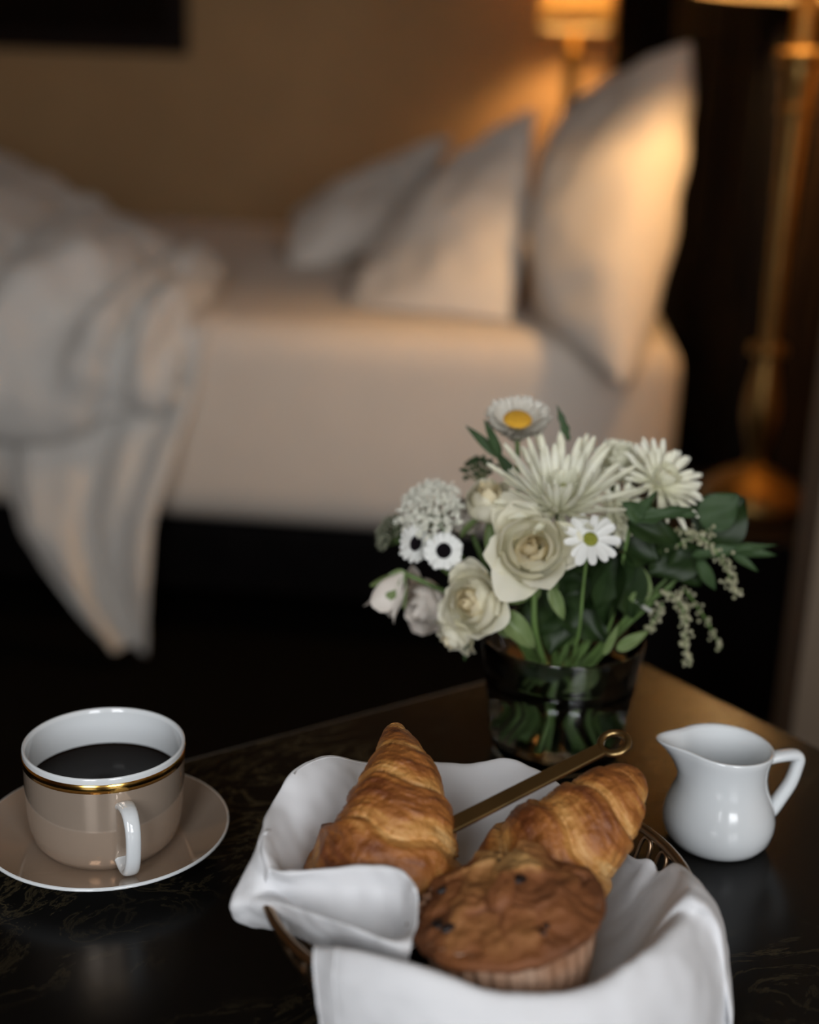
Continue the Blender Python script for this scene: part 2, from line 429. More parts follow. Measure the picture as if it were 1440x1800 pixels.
o = cloth('duvet', [G], .02, MT['duvet'], None, 1); tag(o, 'rumpled white duvet heaped over the foot half of the mattress', 'duvet')

# top sheet hanging from under the duvet in a pointed corner
def yplane(*pts): return [np.array(p) for p in pts]
L_ = yplane((-1.1119, 2.5600, 0.5670), (-1.0669, 2.5450, 0.4351), (-1.0207, 2.5000, 0.3098), (-0.9743, 2.4600, 0.2372), (-0.8945, 2.4500, 0.1336), (-0.8051, 2.4500, 0.0437))
R_ = yplane((-0.6309, 2.5650, 0.6648), (-0.6473, 2.5500, 0.5387), (-0.6776, 2.5100, 0.4216), (-0.7093, 2.4700, 0.2930), (-0.7181, 2.4600, 0.1548), (-0.7252, 2.4600, 0.0214))
ctrl = []
for a, b in zip(L_, R_):
    row = []
    for k in range(12):
        t = k/11; p = a*(1 - t) + b*t
        row.append(p)
    ctrl.append(row)
G = spline_grid(ctrl, 60, 70)
for i in range(60):
    for j in range(70):
        t = j/69; d = i/59
        G[i, j, 1] += .026*math.sin(t*11 + 1.3*math.sin(d*3) + 1.5*math.sin(t*4))*(.3 + .7*d) + .008*math.sin(t*23 + d*5)
        if d > .8: G[i, j, 2] += .02*(d - .8)/.2*math.cos(t*PI)*0
G = wrinkle(G, .008, 9, 4)
G[:, :, 1] = np.minimum(G[:, :, 1], 2.55); G[:, :, 2] = np.maximum(G[:, :, 2], .012)
o = cloth('bed_sheet', [G], .004, MT['duvet'], None, 1); tag(o, 'white top sheet hanging off the mattress side in a pointed corner', 'sheet')

# ------------------------------------------------------------------ bedside furniture and lamps
def nightstand(name, label, x0, x1, y0, y1, z):
    t = empty(name, ((x0 + x1)/2, (y0 + y1)/2, 0)); tag(t, label, 'nightstand')
    hx, hy = (x1 - x0)/2, (y1 - y0)/2
    bevel(part('top', *box(-hx, hx, -hy, hy, z - .025, z), MT['black'], t, False), .004)
    bevel(part('body', *box(-hx + .02, hx - .02, -hy + .02, hy - .02, .12, z - .025), MT['black'], t, False), .003)
    for k in range(2):
        za = .14 + k*(z - .18)/2
        d = bevel(part('drawer', *box(-hx + .005, -hx + .02, -hy + .035, hy - .035, za, za + (z - .2)/2), MT['black'], t, False), .003)
        v, f = lathe([(.0, -.012), (.012, -.010), (.012, 0), (.005, .004), (.005, .012)], 12)
        part('knob', [(-hx - q[2] + .004 - .01, q[0], za + (z - .2)/4 + q[1]) for q in v], f, MT['brass'], d)
    for sx in (-1, 1):
        for sy in (-1, 1):
            part('leg', *box(sx*(hx - .045) - .018, sx*(hx - .045) + .018, sy*(hy - .045) - .018, sy*(hy - .045) + .018, 0, .12), MT['black'], t, False)
    return t
NZ = .458
nightstand('nightstand', 'black nightstand under the tall brass lamp on the near side of the bed', .175, .60, 2.07, 2.50, NZ)
nightstand('nightstand', 'black nightstand on the far side of the bed', -.16, .30, 4.60, 4.91, .62)

def lamp(label, loc, prof, collars, shade, power):
    t = empty('table_lamp', loc); tag(t, label, 'lamp', 'brass candlestick lamps')
    base, stem = prof
    part('base', *lathe([(0.0, 0)] + base, 40), MT['brass'], t)
    part('stem', *lathe(stem, 28), MT['brass'], t)
    for r, z, h in collars:
        part('collar', *lathe([(r*.5, z - h), (r*.92, z - h), (r, z - h*.6), (r, z + h*.6), (r*.92, z + h), (r*.5, z + h)], 32), MT['brass'], t)
    r0, r1, z0, z1 = shade
    s = part('shade', *lathe([(r0, z0), (r0*.5 + r1*.5, (z0 + z1)/2), (r1, z1)], 56), MT['shade'], t)
    m = s.modifiers.new('thickness', 'SOLIDIFY'); m.thickness = .002
    part('shade_trim', *lathe([(r0 + .002, z0 - .003), (r0 + .003, z0 + .009), (r0 - .003, z0 + .009), (r0 - .003, z0 - .003)], 56, True), MT['shade'], s)
    zt = stem[-1][1]
    bm_, bf = lathe([(.0, zt - .005), (.012, zt), (.013, zt + .02), (.028, zt + .055), (.03, zt + .08), (.018, zt + .105), (0, zt + .11)], 20)
    em, tt, bb = new_mat('bulb_glass'); bb.inputs['Base Color'].default_value = (0, 0, 0, 1)
    bb.inputs['Emission Color'].default_value = (*LAMP_COL, 1); bb.inputs['Emission Strength'].default_value = power*34
    part('bulb', bm_, bf, em, t)
    part('harp', *tube(curve([(.012, 0, zt - .01), (.05, 0, zt + .02), (.052, 0, zt + .08), (.02, 0, z1 - .02), (0, 0, z1 - .008), (-.02, 0, z1 - .02), (-.052, 0, zt + .08), (-.05, 0, zt + .02), (-.012, 0, zt - .01)], 40), .0015, 6), MT['brass'], t)
    part('spider', *join(tube([(-r1*.98, 0, z1 - .01), (r1*.98, 0, z1 - .01)], .002, 6), tube([(0, -r1*.98, z1 - .01), (0, r1*.98, z1 - .01)], .002, 6)), MT['brass'], t)
    return t
lamp('tall brass candlestick lamp on the black nightstand beside the upright pillow', (.385, 2.29, NZ),
     ([(.094, 0), (.094, .012), (.084, .03), (.055, .052), (.024, .066), (.016, .075)],
      [(.015, .06), (.014, .09), (.022, .12), (.029, .15), (.029, .175), (.021, .225), (.015, .255), (.013, .29), (.014, .33), (.019, .56), (.0215, .64), (.024, .66), (.027, .69), (.034, .715), (.02, .735), (.019, .76), (.019, .89)]),
     [(.031, .267, .008), (.040, .727, .010), (.027, .648, .006)], (.185, .12, .822, 1.07), LAMP_W)
lamp('small brass lamp with a glowing shade against the back wall', (.065, 4.79, .62),
     ([(.075, 0), (.075, .012), (.05, .03), (.02, .05), (.014, .06)],
      [(.013, .05), (.013, .1), (.02, .2), (.024, .4), (.024, .55), (.02, .6), (.03, .63), (.03, .645), (.012, .66), (.012, .78)]),
     [(.034, .60, .008)], (.125, .095, .715, .93), LAMP_FAR_W)

# dark curtain in the far corner and an ochre drape beside the headboard
def curtain(name, label, x0, x1, y, z0, z1, pleats, amp, m, edge=None):
    nx, nz = pleats*8 + 1, 24; G = np.zeros((nz, nx, 3))
    for i in range(nz):
        z = z0 + (z1 - z0)*i/(nz - 1)
        xa = x0 if edge is None else edge(z)
        for j in range(nx):
            t = j/(nx - 1)
            G[i, j] = (xa + (x1 - xa)*t, y + amp*math.sin(t*pleats*2*PI + .3*math.sin(z*3)), z)
    o = cloth(name, [G], .004, m, None, 0); tag(o, label, 'curtain'); return o
curtain('curtain', 'near-black floor-length curtain in the corner beside the small lamp', .205, .62, 4.975, .01, 2.55, 6, .02, MT['ebony'])
def drape_edge(z):
    return float(np.interp(z, [0, .55, .64, .68, .74, .85, 1.1, 2.4], [.458, .455, .448, .418, .428, .446, .462, .47]))
curtain('curtain', 'dark brown drape gathered beside the tall brass lamp', .43, .62, 2.53, .01, 2.45, 5, .014, MT['drape'], drape_edge)

# picture
pc = empty('framed_picture', (-1.75, Y1, 1.212)); tag(pc, 'dark framed picture hanging on the tan back wall', 'picture')
pw, ph_, ft = .455, .62, .075
for nm, b_ in (('frame_rail', box(-pw, pw, -.04, -.002, 0, ft)), ('frame_rail', box(-pw, pw, -.04, -.002, ph_ - ft, ph_)),
               ('frame_stile', box(-pw, -pw + ft, -.04, -.002, ft, ph_ - ft)), ('frame_stile', box(pw - ft, pw, -.04, -.002, ft, ph_ - ft))):
    bevel(part(nm, *b_, MT['frame'], pc, False), .008)
part('canvas', *box(-pw + ft - .004, pw - ft + .004, -.018, -.006, ft - .004, ph_ - ft + .004), MT['canvas'], pc, False)

# ------------------------------------------------------------------ table
TR = math.radians(40.7); TS = .86
cor = Vector((.079, 1.055)); e1 = Vector((math.cos(TR), math.sin(TR))); e2 = Vector((-math.sin(TR), math.cos(TR)))
tcn = cor - e1*TS/2 - e2*TS/2
tb = empty('side_table', (tcn.x, tcn.y, 0), TR); tag(tb, 'square side table with a polished dark veined marble top', 'table')
def rsquare(h, r, n=8):
    p = []
    for k, (sx, sy) in enumerate(((1, 1), (-1, 1), (-1, -1), (1, -1))):
        for i in range(n + 1):
            a = k*PI/2 + i*PI/2/n; p.append((sx*(h - r) + r*math.cos(a), sy*(h - r) + r*math.sin(a)))
    return p
def slab(h, r, z0, z1):
    p = rsquare(h, r); n = len(p)
    v = [(x, y, z0) for x, y in p] + [(x, y, z1) for x, y in p]
    return v, [tuple(range(n - 1, -1, -1)), tuple(range(n, 2*n))] + [(i, (i + 1) % n, n + (i + 1) % n, n + i) for i in range(n)]
bevel(part('table_top', *slab(TS/2, .03, TABLE_Z - .028, TABLE_Z), MT['marble'], tb, False), .005, 3)
part('pedestal', *lathe([(.0, .03), (.06, .03), (.045, .06), (.035, .12), (.035, .55), (.06, .62), (.12, TABLE_Z - .03), (0, TABLE_Z - .03)], 32), MT['iron'], tb)
bevel(part('foot_plate', *slab(.24, .04, 0, .03), MT['iron'], tb, False), .004)

# ------------------------------------------------------------------ cup, saucer, coffee
CUP = (-0.2291, 0.6848, TABLE_Z)
sa = empty('saucer', CUP, YAW); tag(sa, 'taupe lustre saucer with a white edge under the coffee cup', 'saucer')
SR = .0705
part('dish', *lathe([(0, .0045), (.026, .0045), (.0285, .0055), (.036, .0075), (.050, .0115), (.062, .0152), (SR - .0012, .0178)], 72), MT['lustre'], sa)
part('underside', *lathe([(SR - .0012, .0178), (SR, .0175), (SR, .0163), (.060, .0115), (.046, .0065), (.034, .003), (.031, .0), (.027, .0), (.026, .002), (0, .002)], 72), MT['china'], sa)
cu = empty('coffee_cup', (CUP[0], CUP[1], TABLE_Z + .0047), YAW); tag(cu, 'taupe lustre coffee cup with gold band on its saucer', 'cup')
prof_o = [(0, .0015), (.025, .0015), (.027, .0), (.0305, .0), (.0325, .0012), (.0368, .0040), (.0410, .0095), (.0433, .0175), (.0443, .027), (.0449, .040), (.0452, .0555)]
part('body', *lathe(prof_o, 72), MT['lustre'], cu)
part('gold_band', *lathe([(.0452, .0555), (.0456, .0556), (.0457, .0607), (.0454, .0609)], 72), MT['gold'], cu)
part('lip', *lathe([(.0454, .0609), (.0455, .0632), (.0453, .0642), (.0447, .0646), (.0439, .0642), (.0434, .062)], 72), MT['china'], cu)
part('inside', *lathe([(.0434, .062), (.0431, .048), (.0424, .030), (.0395, .015), (.032, .0065), (.02, .0045), (0, .0042)], 72), MT['china'], cu)
# ear handle: a strap standing out towards the viewer
ha = math.radians(-90 + 26)
hx, hy = math.cos(ha), math.sin(ha)
path = curve([(.0430, .0462), (.0490, .0485), (.0575, .0475), (.0630, .039), (.0620, .024), (.056, .0128), (.048, .0100), (.041, .0125)], 30)
side = np.array([-hy, hx, 0.])
vv = []; nsec = 14
for i, (r, z) in enumerate(path):
    p = np.array([hx*r, hy*r, z]); a = path[min(i + 1, 29)] - path[max(i - 1, 0)]; a /= np.linalg.norm(a)
    nrm = np.array([hx*a[1], hy*a[1], -a[0]])
    wd_ = .0042 + .0012*abs(i/29*2 - 1)**2; th = .0024
    for k in range(nsec):
        q = 2*PI*k/nsec; ca, sb_ = math.cos(q), math.sin(q)
        vv.append(p + side*wd_*math.copysign(abs(ca)**.8, ca) + nrm*th*math.copysign(abs(sb_)**.8, sb_))
ff = grid_faces(30, nsec, False, True) + [tuple(range(nsec - 1, -1, -1)), tuple(29*nsec + k for k in range(nsec))]
part('handle', vv, ff, MT['china'], cu)
co = part('coffee', *lathe([(0, 0), (.0410, .0), (.0422, .0005), (.0429, .0012)], 72), MT['coffee']); co.location = (CUP[0], CUP[1], TABLE_Z + .0047 + .0410)
tag(co, 'black coffee filling the taupe cup two thirds', 'coffee')

# ------------------------------------------------------------------ creamer
cr = empty('creamer', (.1290, .7535, TABLE_Z), YAW); tag(cr, 'small white porcelain milk jug on the marble table', 'jug')
HJ = .064
def jug_mod(a, r, z):
    t = max(0, min(1, (z - .034)/(HJ - .034))); d = abs(math.atan2(math.sin(a - PI), math.cos(a - PI)))
    k = math.exp(-(d/.36)**2); k2 = math.exp(-(d/.95)**2)
    rr = r + t**2.2*(.0135*k + .001*k2)
    zz = z + t**3*(.0022*k2) - .0016*t**3*math.exp(-((PI - d)/1.0)**2)
    return (rr*math.cos(a), rr*math.sin(a), zz)
jo = [(0, .0015), (.021, .0015), (.0225, 0), (.0255, 0), (.0285, .0022), (.0318, .007), (.0333, .0135), (.0333, .0185), (.0318, .025), (.0292, .032), (.0268, .039), (.0258, .046), (.0262, .053), (.0272, .0585), (.0282, HJ - .0012), (.0280, HJ), (.0268, HJ + .0002), (.0255, HJ - .0014)]
ji = [(.0255, HJ - .0014), (.0240, .0565), (.0232, .048), (.0242, .040), (.0272, .029), (.0290, .019), (.0280, .010), (.022, .005), (0, .0045)]
part('body', *lathe(jo, 80, False, jug_mod), MT['china'], cr)
part('inside', *lathe(ji, 80, False, jug_mod), MT['china'], cr)
path = curve([(.0255, .0535), (.0330, .0552), (.0425, .0560), (.0462, .0538), (.0456, .0475), (.0430, .0375), (.0378, .0275), (.0330, .0195), (.0300, .0175)], 40)
vv = []
for i, (r, z) in enumerate(path):
    a = path[min(i + 1, 39)] - path[max(i - 1, 0)]; a /= np.linalg.norm(a)
    p = np.array([r, 0, z]); nrm = np.array([a[1], 0, -a[0]]); side = np.array([0, 1., 0])
    wd_ = .0042 + .0010*abs(i/39*2 - 1)**2; th = .0030 + .0012*(i/39)
    for k in range(nsec):
        q = 2*PI*k/nsec; ca, sb_ = math.cos(q), math.sin(q)
        vv.append(p + side*wd_*math.copysign(abs(ca)**.8, ca) + nrm*th*math.copysign(abs(sb_)**.8, sb_))
ff = grid_faces(40, nsec, False, True) + [tuple(range(nsec - 1, -1, -1)), tuple(39*nsec + k for k in range(nsec))]
hh = part('handle', vv, ff, MT['china'], cr); hh.rotation_euler = (0, 0, math.radians(8))

# ------------------------------------------------------------------ bread basket
BO = (-.0104, .5870, TABLE_Z)
bk = empty('bread_basket', BO, YAW); tag(bk, 'round bronze wire bread basket lined with a white napkin', 'basket')
def ring(r, z, rad, n=72, k=10):
    v, f = [], []
    for i in range(n):
        a = 2*PI*i/n
        for j in range(k):
            b = 2*PI*j/k; rr = r + rad*math.cos(b); v.append((rr*math.cos(a), rr*math.sin(a), z + rad*math.sin(b)))
    return v, grid_faces(n, k, True, True)
RIM_R, RIM_Z = .1044, .062
part('rim', *ring(RIM_R, RIM_Z, .0026), MT['bronze'], bk)
part('base_ring', *ring(.066, .0022, .0022), MT['bronze'], bk)
part('middle_ring', *ring(.0975, .046, .0011, 72, 8), MT['bronze'], bk)
part('floor_grid', *join(*[tube([(-math.sqrt(.066**2 - q*q), q, .004), (math.sqrt(.066**2 - q*q), q, .004)], .0009, 6) for q in (-.05, -.03, -.01, .01, .03, .05)]), MT['bronze'], bk)
hw = .0042
lp = [(.066, hw, .0035), (.080, hw, .016), (.091, hw, .032), (.099, hw, .046), (.1020, hw*.95, .054), (.1030, hw*.6, .0580), (.1032, 0, .0593)]
lp += [(x, -y, z) for x, y, z in lp[-2::-1]]
lv, lf = tube(curve(lp, 41), .0011, 6); lme = make_mesh('wire_loop', lv, lf, MT['bronze'])
NL = 42
for i in range(NL):
    o = obj('wire_loop', lme, bk, Matrix.Rotation(2*PI*(i + .35)/NL, 4, 'Z'))

# napkin: one cotton square folded into the basket, its folds lofted as sheets of one mesh
# columns run round the basket from the front-left hem over front, right and back; rows run from the basket floor over the crest and down outside
def column(crest, outer, r1=.090, dz1=.016, r2=.072, z2=.028):
    c_ = np.array(crest); d_ = c_[:2]/np.linalg.norm(c_[:2])
    return [(*(d_*.035), .0075), (*(d_*r2), z2), (*(d_*r1), c_[2] - dz1), crest] + list(outer)
def back(crest, dz=(.004, .016, .032), r=(.109, .113, .112)):
    c_ = np.array(crest); d_ = c_[:2]/np.linalg.norm(c_[:2])
    return column(crest, [(*(d_*q), c_[2] - e) for q, e in zip(r, dz)])
main = [
    column((-0.0742, -0.0714, 0.0698), [(-0.0746, -0.0788, 0.0669), (-0.0731, -0.0829, 0.0547), (-0.0691, -0.0843, 0.0312)]),
    column((-0.0573, -0.0856, 0.0792), [(-0.0588, -0.0924, 0.0736), (-0.0577, -0.0960, 0.0580), (-0.0557, -0.0960, 0.0324)]),
    column((-0.0300, -0.0985, 0.0807), [(-0.0318, -0.1053, 0.0739), (-0.0321, -0.1083, 0.0574), (-0.0313, -0.1086, 0.0351)]),
    column((-0.0002, -0.1020, 0.0724), [(-0.0012, -0.1090, 0.0687), (-0.0007, -0.1140, 0.0549), (0.0004, -0.1150, 0.0334)]),
    column((0.0094, -0.1016, 0.0708), [(0.0096, -0.1086, 0.0684), (0.0104, -0.1145, 0.0559), (0.0121, -0.1154, 0.0342)]),
    column((0.0261, -0.0996, 0.0713), [(0.0275, -0.1065, 0.0693), (0.0327, -0.1102, 0.0563), (0.0359, -0.1103, 0.0311)]),
    column((0.0459, -0.0922, 0.0717), [(0.0476, -0.1003, 0.0688), (0.0510, -0.1042, 0.0552), (0.0549, -0.1033, 0.0319)]),
    column((0.0607, -0.0832, 0.0766), [(0.0634, -0.0911, 0.0717), (0.0653, -0.0971, 0.0560), (0.0720, -0.0935, 0.0245)]),
    column((0.0773, -0.0665, 0.0772), [(0.0840, -0.0740, 0.0712), (0.0922, -0.0768, 0.0504), (0.1026, -0.0659, 0.0124)]),
    column((0.0927, -0.0472, 0.0766), [(0.1038, -0.0447, 0.0635), (0.1104, -0.0494, 0.0398), (0.1216, -0.0359, -0.0046)], .093, .010),
    column((0.0980, -0.0433, 0.0820), [(0.1076, -0.0408, 0.0700), (0.1128, -0.0451, 0.0460), (0.1174, -0.0513, 0.0200)], .096, .005),
    column((0.0978, -0.0186, 0.0780), [(0.1075, -0.0215, 0.0720), (0.1150, -0.0193, 0.0560), (0.1198, -0.0219, 0.0360)], .094, .008),
    column((0.0959, 0.0087, 0.0685), [(0.1011, 0.0042, 0.0680), (0.1096, 0.0008, 0.0600), (0.1165, 0.0006, 0.0460)], .092, .010),
    column((0.0910, 0.0213, 0.0560), [(0.0929, 0.0235, 0.0550), (0.0948, 0.0264, 0.0520), (0.0962, 0.0292, 0.0480)], .088, .008),
    column((0.0877, 0.0290, 0.0580), [(0.0900, 0.0286, 0.0570), (0.0920, 0.0321, 0.0510), (0.0922, 0.0321, 0.0460)], .088, .008),
    column((0.0798, 0.0416, 0.0520), [(0.0807, 0.0416, 0.0520), (0.0817, 0.0433, 0.0500), (0.0826, 0.0455, 0.0470)], .088, .008),
    back((0.0697, 0.0689, 0.0551), (.001, .003, .006), (.099, .0995, .099)), back((0.0524, 0.0852, 0.0626), (.001, .004, .01), (.101, .1015, .101)),
    back((0.0336, 0.0984, 0.0700)), back((0.0161, 0.1048, 0.0726)), back((-0.0028, 0.1040, 0.0677)), back((-0.0233, 0.1013, 0.0699)), back((-0.0448, 0.0938, 0.0722)), back((-0.0627, 0.0830, 0.0785)),
    back((-0.0787, 0.0695, 0.0875)), back((-0.0933, 0.0503, 0.0893)), back((-0.1026, 0.0268, 0.0822)),
    column((-0.1039, -0.0075, 0.0830), [(-0.1059, -0.0086, 0.0780), (-0.1075, -0.0012, 0.0660), (-0.1075, 0.0117, 0.0500)], .094, .016),
    column((-0.0983, -0.0238, 0.0760), [(-0.1011, -0.0222, 0.0700), (-0.1025, -0.0138, 0.0600), (-0.1017, -0.0024, 0.0480)], .088, .016),
]
flap = [
    [(-0.1056, 0.0200, 0.0400), (-0.1109, 0.0041, 0.0460), (-0.1148, -0.0090, 0.0580), (-0.1109, -0.0080, 0.0700), (-0.1075, -0.0022, 0.0760), (-0.1046, -0.0008, 0.0840), (-0.1019, 0.0101, 0.0800)],
    [(-0.1104, -0.0112, 0.0400), (-0.1175, -0.0159, 0.0460), (-0.1183, -0.0238, 0.0580), (-0.1138, -0.0167, 0.0660), (-0.1097, -0.0128, 0.0730), (-0.1059, -0.0088, 0.0800), (-0.1018, -0.0010, 0.0780)],
    [(-0.1016, -0.0153, 0.0400), (-0.1070, -0.0209, 0.0460), (-0.1085, -0.0272, 0.0600), (-0.1067, -0.0240, 0.0660), (-0.1045, -0.0201, 0.0710), (-0.1015, -0.0184, 0.0780), (-0.0983, -0.0103, 0.0720)],
    [(-0.0898, -0.0251, 0.0440), (-0.0930, -0.0287, 0.0500), (-0.0947, -0.0367, 0.0680), (-0.0957, -0.0219, 0.0630), (-0.0947, -0.0211, 0.0690), (-0.0935, -0.0262, 0.0780), (-0.0928, -0.0096, 0.0640)],
    [(-0.0752, -0.0404, 0.0480), (-0.0776, -0.0452, 0.0570), (-0.0767, -0.0528, 0.0740), (-0.0756, -0.0367, 0.0580), (-0.0749, -0.0284, 0.0720), (-0.0741, -0.0268, 0.0810), (-0.0731, -0.0050, 0.0620)],
    [(-0.0602, -0.0505, 0.0500), (-0.0608, -0.0578, 0.0610), (-0.0591, -0.0698, 0.0800), (-0.0562, -0.0447, 0.0570), (-0.0551, -0.0330, 0.0740), (-0.0555, -0.0306, 0.0860), (-0.0553, -0.0116, 0.0660)],
    [(-0.0482, -0.0602, 0.0520), (-0.0478, -0.0668, 0.0620), (-0.0465, -0.0778, 0.0800), (-0.0406, -0.0507, 0.0600), (-0.0383, -0.0409, 0.0780), (-0.0411, -0.0364, 0.0890), (-0.0408, -0.0158, 0.0680)],
    [(-0.0405, -0.0667, 0.0540), (-0.0394, -0.0733, 0.0640), (-0.0386, -0.0808, 0.0790), (-0.0344, -0.0608, 0.0730), (-0.0318, -0.0513, 0.0820), (-0.0345, -0.0420, 0.0880), (-0.0350, -0.0222, 0.0680)],
    [(-0.0349, -0.0671, 0.0540), (-0.0340, -0.0737, 0.0640), (-0.0331, -0.0800, 0.0770), (-0.0316, -0.0678, 0.0790), (-0.0310, -0.0557, 0.0820), (-0.0322, -0.0473, 0.0850), (-0.0333, -0.0288, 0.0680)],
]
G1 = spline_grid(main, 216, 48); G2 = spline_grid(flap, 90, 52)
G1 = wrinkle(G1, .0012, 45, 2); G1 = wrinkle(G1, .0005, 120, 7)
G2 = wrinkle(G2, .0011, 50, 5); G2 = wrinkle(G2, .0005, 120, 9)
nk = cloth('napkin', [G1, G2], .0011, MT['linen'], None, 1)
nk.location = BO; nk.rotation_euler = (0, 0, YAW)
tag(nk, 'white cotton napkin folded around the pastries in the wire basket', 'napkin')
# stitched hem along the free edges
def hem(G, inset):
    e = G[:, inset] if inset >= 0 else G[-inset - 1, :]
    return e
part('hem', *tube(G1[0, 18:], .0009, 6), MT['linen'], nk)
part('hem', *tube(G1[5, 22:], .0009, 6), MT['linen'], nk)
part('hem', *tube(G1[168:194, 24], .0008, 6), MT['linen'], nk)

# ------------------------------------------------------------------ pastries
def croissant(label, spine, rad, bands, skew, seed, flat=.9):
    NS = 230; S = curve(spine, NS); Rr = crom(np.array(rad)[:, None], np.linspace(0, len(rad) - 1, NS))[:, 0]
    lo = np.array([S[:, 0].mean(), S[:, 1].mean(), (S[:, 2] - Rr*flat).min()])
    T = np.gradient(S, axis=0); T /= np.linalg.norm(T, axis=1)[:, None]
    nv = 140; V = np.zeros((NS, nv, 3)); K = np.zeros((NS, nv))
    for i in range(NS):
        upv = np.array([0, 0, 1.]); x = np.cross(T[i], upv); x /= np.linalg.norm(x); y = np.cross(x, T[i])
        for k in range(nv):
            th = 2*PI*k/nv
            # each roll of dough overlaps the next: a saw-tooth step whose edge runs askew round the body
            u = i/(NS - 1)
            wob = .20*noise.noise(Vector((math.cos(th)*1.3, math.sin(th)*1.3, seed + u*2)))
            q = u*bands + skew*math.cos(th + .5) + wob
            fr_ = q - math.floor(q)
            step = (.5 - .5*math.cos(min(1, fr_/.16)*PI)) * (1 - .55*max(0, (fr_ - .16)/.84)**1.5)
            cx_, sx_ = math.cos(th), math.sin(th)
            fine = noise.noise(Vector((q*4.0, cx_*.9, sx_*.9 + seed))) + .7*noise.noise(Vector((q*10.0, cx_*1.5, sx_*1.5 + seed)))
            flake = noise.noise(Vector((q*26.0, cx_*2.6, sx_*2.6 + seed)))
            d = .85 + .150*step + .026*fine + .017*flake
            dirv = cx_*x + sx_*flat*y
            p0 = S[i] + Rr[i]*dirv
            nz = noise.noise(Vector(p0*50 + np.array([seed]*3)))*.05 + noise.noise(Vector(p0*170 + np.array([seed]*3)))*.016
            V[i, k] = S[i] + Rr[i]*(d + nz)*dirv
            top = .5 + .5*sx_
            edge = max(0, 1 - abs(fr_ - .05)/.10)
            K[i, k] = .41 + .40*math.sin(min(1, fr_/.9)*PI)*(.35 + .65*top) - .42*edge*(.6 + .4*fine) - .26*(1 - top)**2 + .28*fine + .26*flake
    V -= lo
    f = grid_faces(NS, nv, False, True); vv_ = [tuple(p) for p in V.reshape(-1, 3)]
    f += [tuple(range(nv - 1, -1, -1)), tuple((NS - 1)*nv + k for k in range(nv))]
    o = part('croissant', vv_, f, MT['croissant'], None, True, None, K)
    o.location = W(BO, lo); o.rotation_euler = (0, 0, YAW)
    tag(o, label, 'croissant', 'croissants in the basket'); return o
croissant('golden croissant with its tip up, leaning on the white napkin fold', [(-0.0442, 0.0748, 0.1040), (-0.0419, 0.0566, 0.0990), (-0.0402, 0.0390, 0.0930), (-0.0407, 0.0215, 0.0840), (-0.0429, 0.0086, 0.0730), (-0.0468, 0.0051, 0.0600), (-0.0459, 0.0054, 0.0470), (-0.0417, 0.0071, 0.0380)],
          [.0055, .0135, .0215, .0285, .0370, .0415, .030, .010], 5.6, .10, 3.1)
croissant('golden croissant lying under the brass utensil beside the muffin', [(0.0766, 0.0413, 0.1000), (0.0705, 0.0295, 0.0990), (0.0609, 0.0183, 0.0940), (0.0493, 0.0089, 0.0850), (0.0352, 0.0033, 0.0720), (0.0224, 0.0056, 0.0560), (0.0124, 0.0127, 0.0400)],
          [.0060, .0150, .0215, .0275, .0335, .0320, .016], 5.6, .16, 7.7)

# brass utensil with a ring end
k0 = np.array((-0.0277, 0.0043, 0.0800)); k1 = np.array((0.0666, 0.0382, 0.1190))
ut = empty('serving_utensil', W(BO, k0), YAW); tag(ut, 'flat brass utensil with a ring at its end resting on the croissant', 'utensil')
ax = (k1 - k0); Ln = np.linalg.norm(ax); ax /= Ln
sd = np.cross(ax, np.array([0, -.25, 1.])); sd /= np.linalg.norm(sd); nn = np.cross(sd, ax)
KM = Matrix((tuple(ax), tuple(-sd), tuple(nn))).transposed().to_4x4()
def outline_slab(pts, th, holes=None): 
    n = len(pts); v = [(x, y, -th/2) for x, y in pts] + [(x, y, th/2) for x, y in pts]
    return v, [tuple(range(n - 1, -1, -1)), tuple(range(n, 2*n))] + [(i, (i + 1) % n, n + (i + 1) % n, n + i) for i in range(n)]
bevel(part('bar', *outline_slab([(-.006, -.0046), (Ln - .0075, -.0040), (Ln - .0075, .0040), (-.006, .0046)], .0022), MT['knife'], ut, False, KM), .0005, 2)
ro, ri, th = .0088, .0052, .0013
v, f = lathe([(ri, -th), (ro - .0006, -th), (ro, -th*.4), (ro, th*.4), (ro - .0006, th), (ri + .0003, th)], 48, True)
part('ring_end', v, f, MT['knife'], ut, True, KM @ Matrix.Translation((Ln, 0, 0)))

# muffin
mc = np.array((0.0172, -0.0531, 0.0830))
mz = mc[2] - .048
mu = empty('muffin', W(BO, (mc[0], mc[1], mz)), YAW); tag(mu, 'large brown muffin with dark berries in a pleated paper case', 'muffin')
TILT = Matrix.Rotation(math.radians(-2), 4, 'X') @ Matrix.Rotation(math.radians(-10), 4, 'Y')
np_, nr = 32, 9
prof = [(.0, .0), (.0285, .0), (.030, .002), (.0335, .014), (.0370, .028), (.0388, .041), (.0400, .0465)]
def pleat(a, r, z):
    s = .5 + .5*math.cos(a*np_ + .4*math.sin(a*7)); s = s**.7
    r = r + (.0034*min(1, r/.027)*(s - .5)*(.4 + .6*z/.048) if r > .02 else 0)
    return (r*math.cos(a), r*math.sin(a), z + (.0012*math.sin(a*5) if z > .045 else 0))
pp = part('paper_case', *lathe(prof, np_*8, False, pleat), MT['paper'], mu, True, TILT)
s = pp.modifiers.new('thickness', 'SOLIDIFY'); s.thickness = .0004
nth, nrr = 180, 70; V = np.zeros((nrr, nth, 3)); K = np.zeros((nrr, nth))
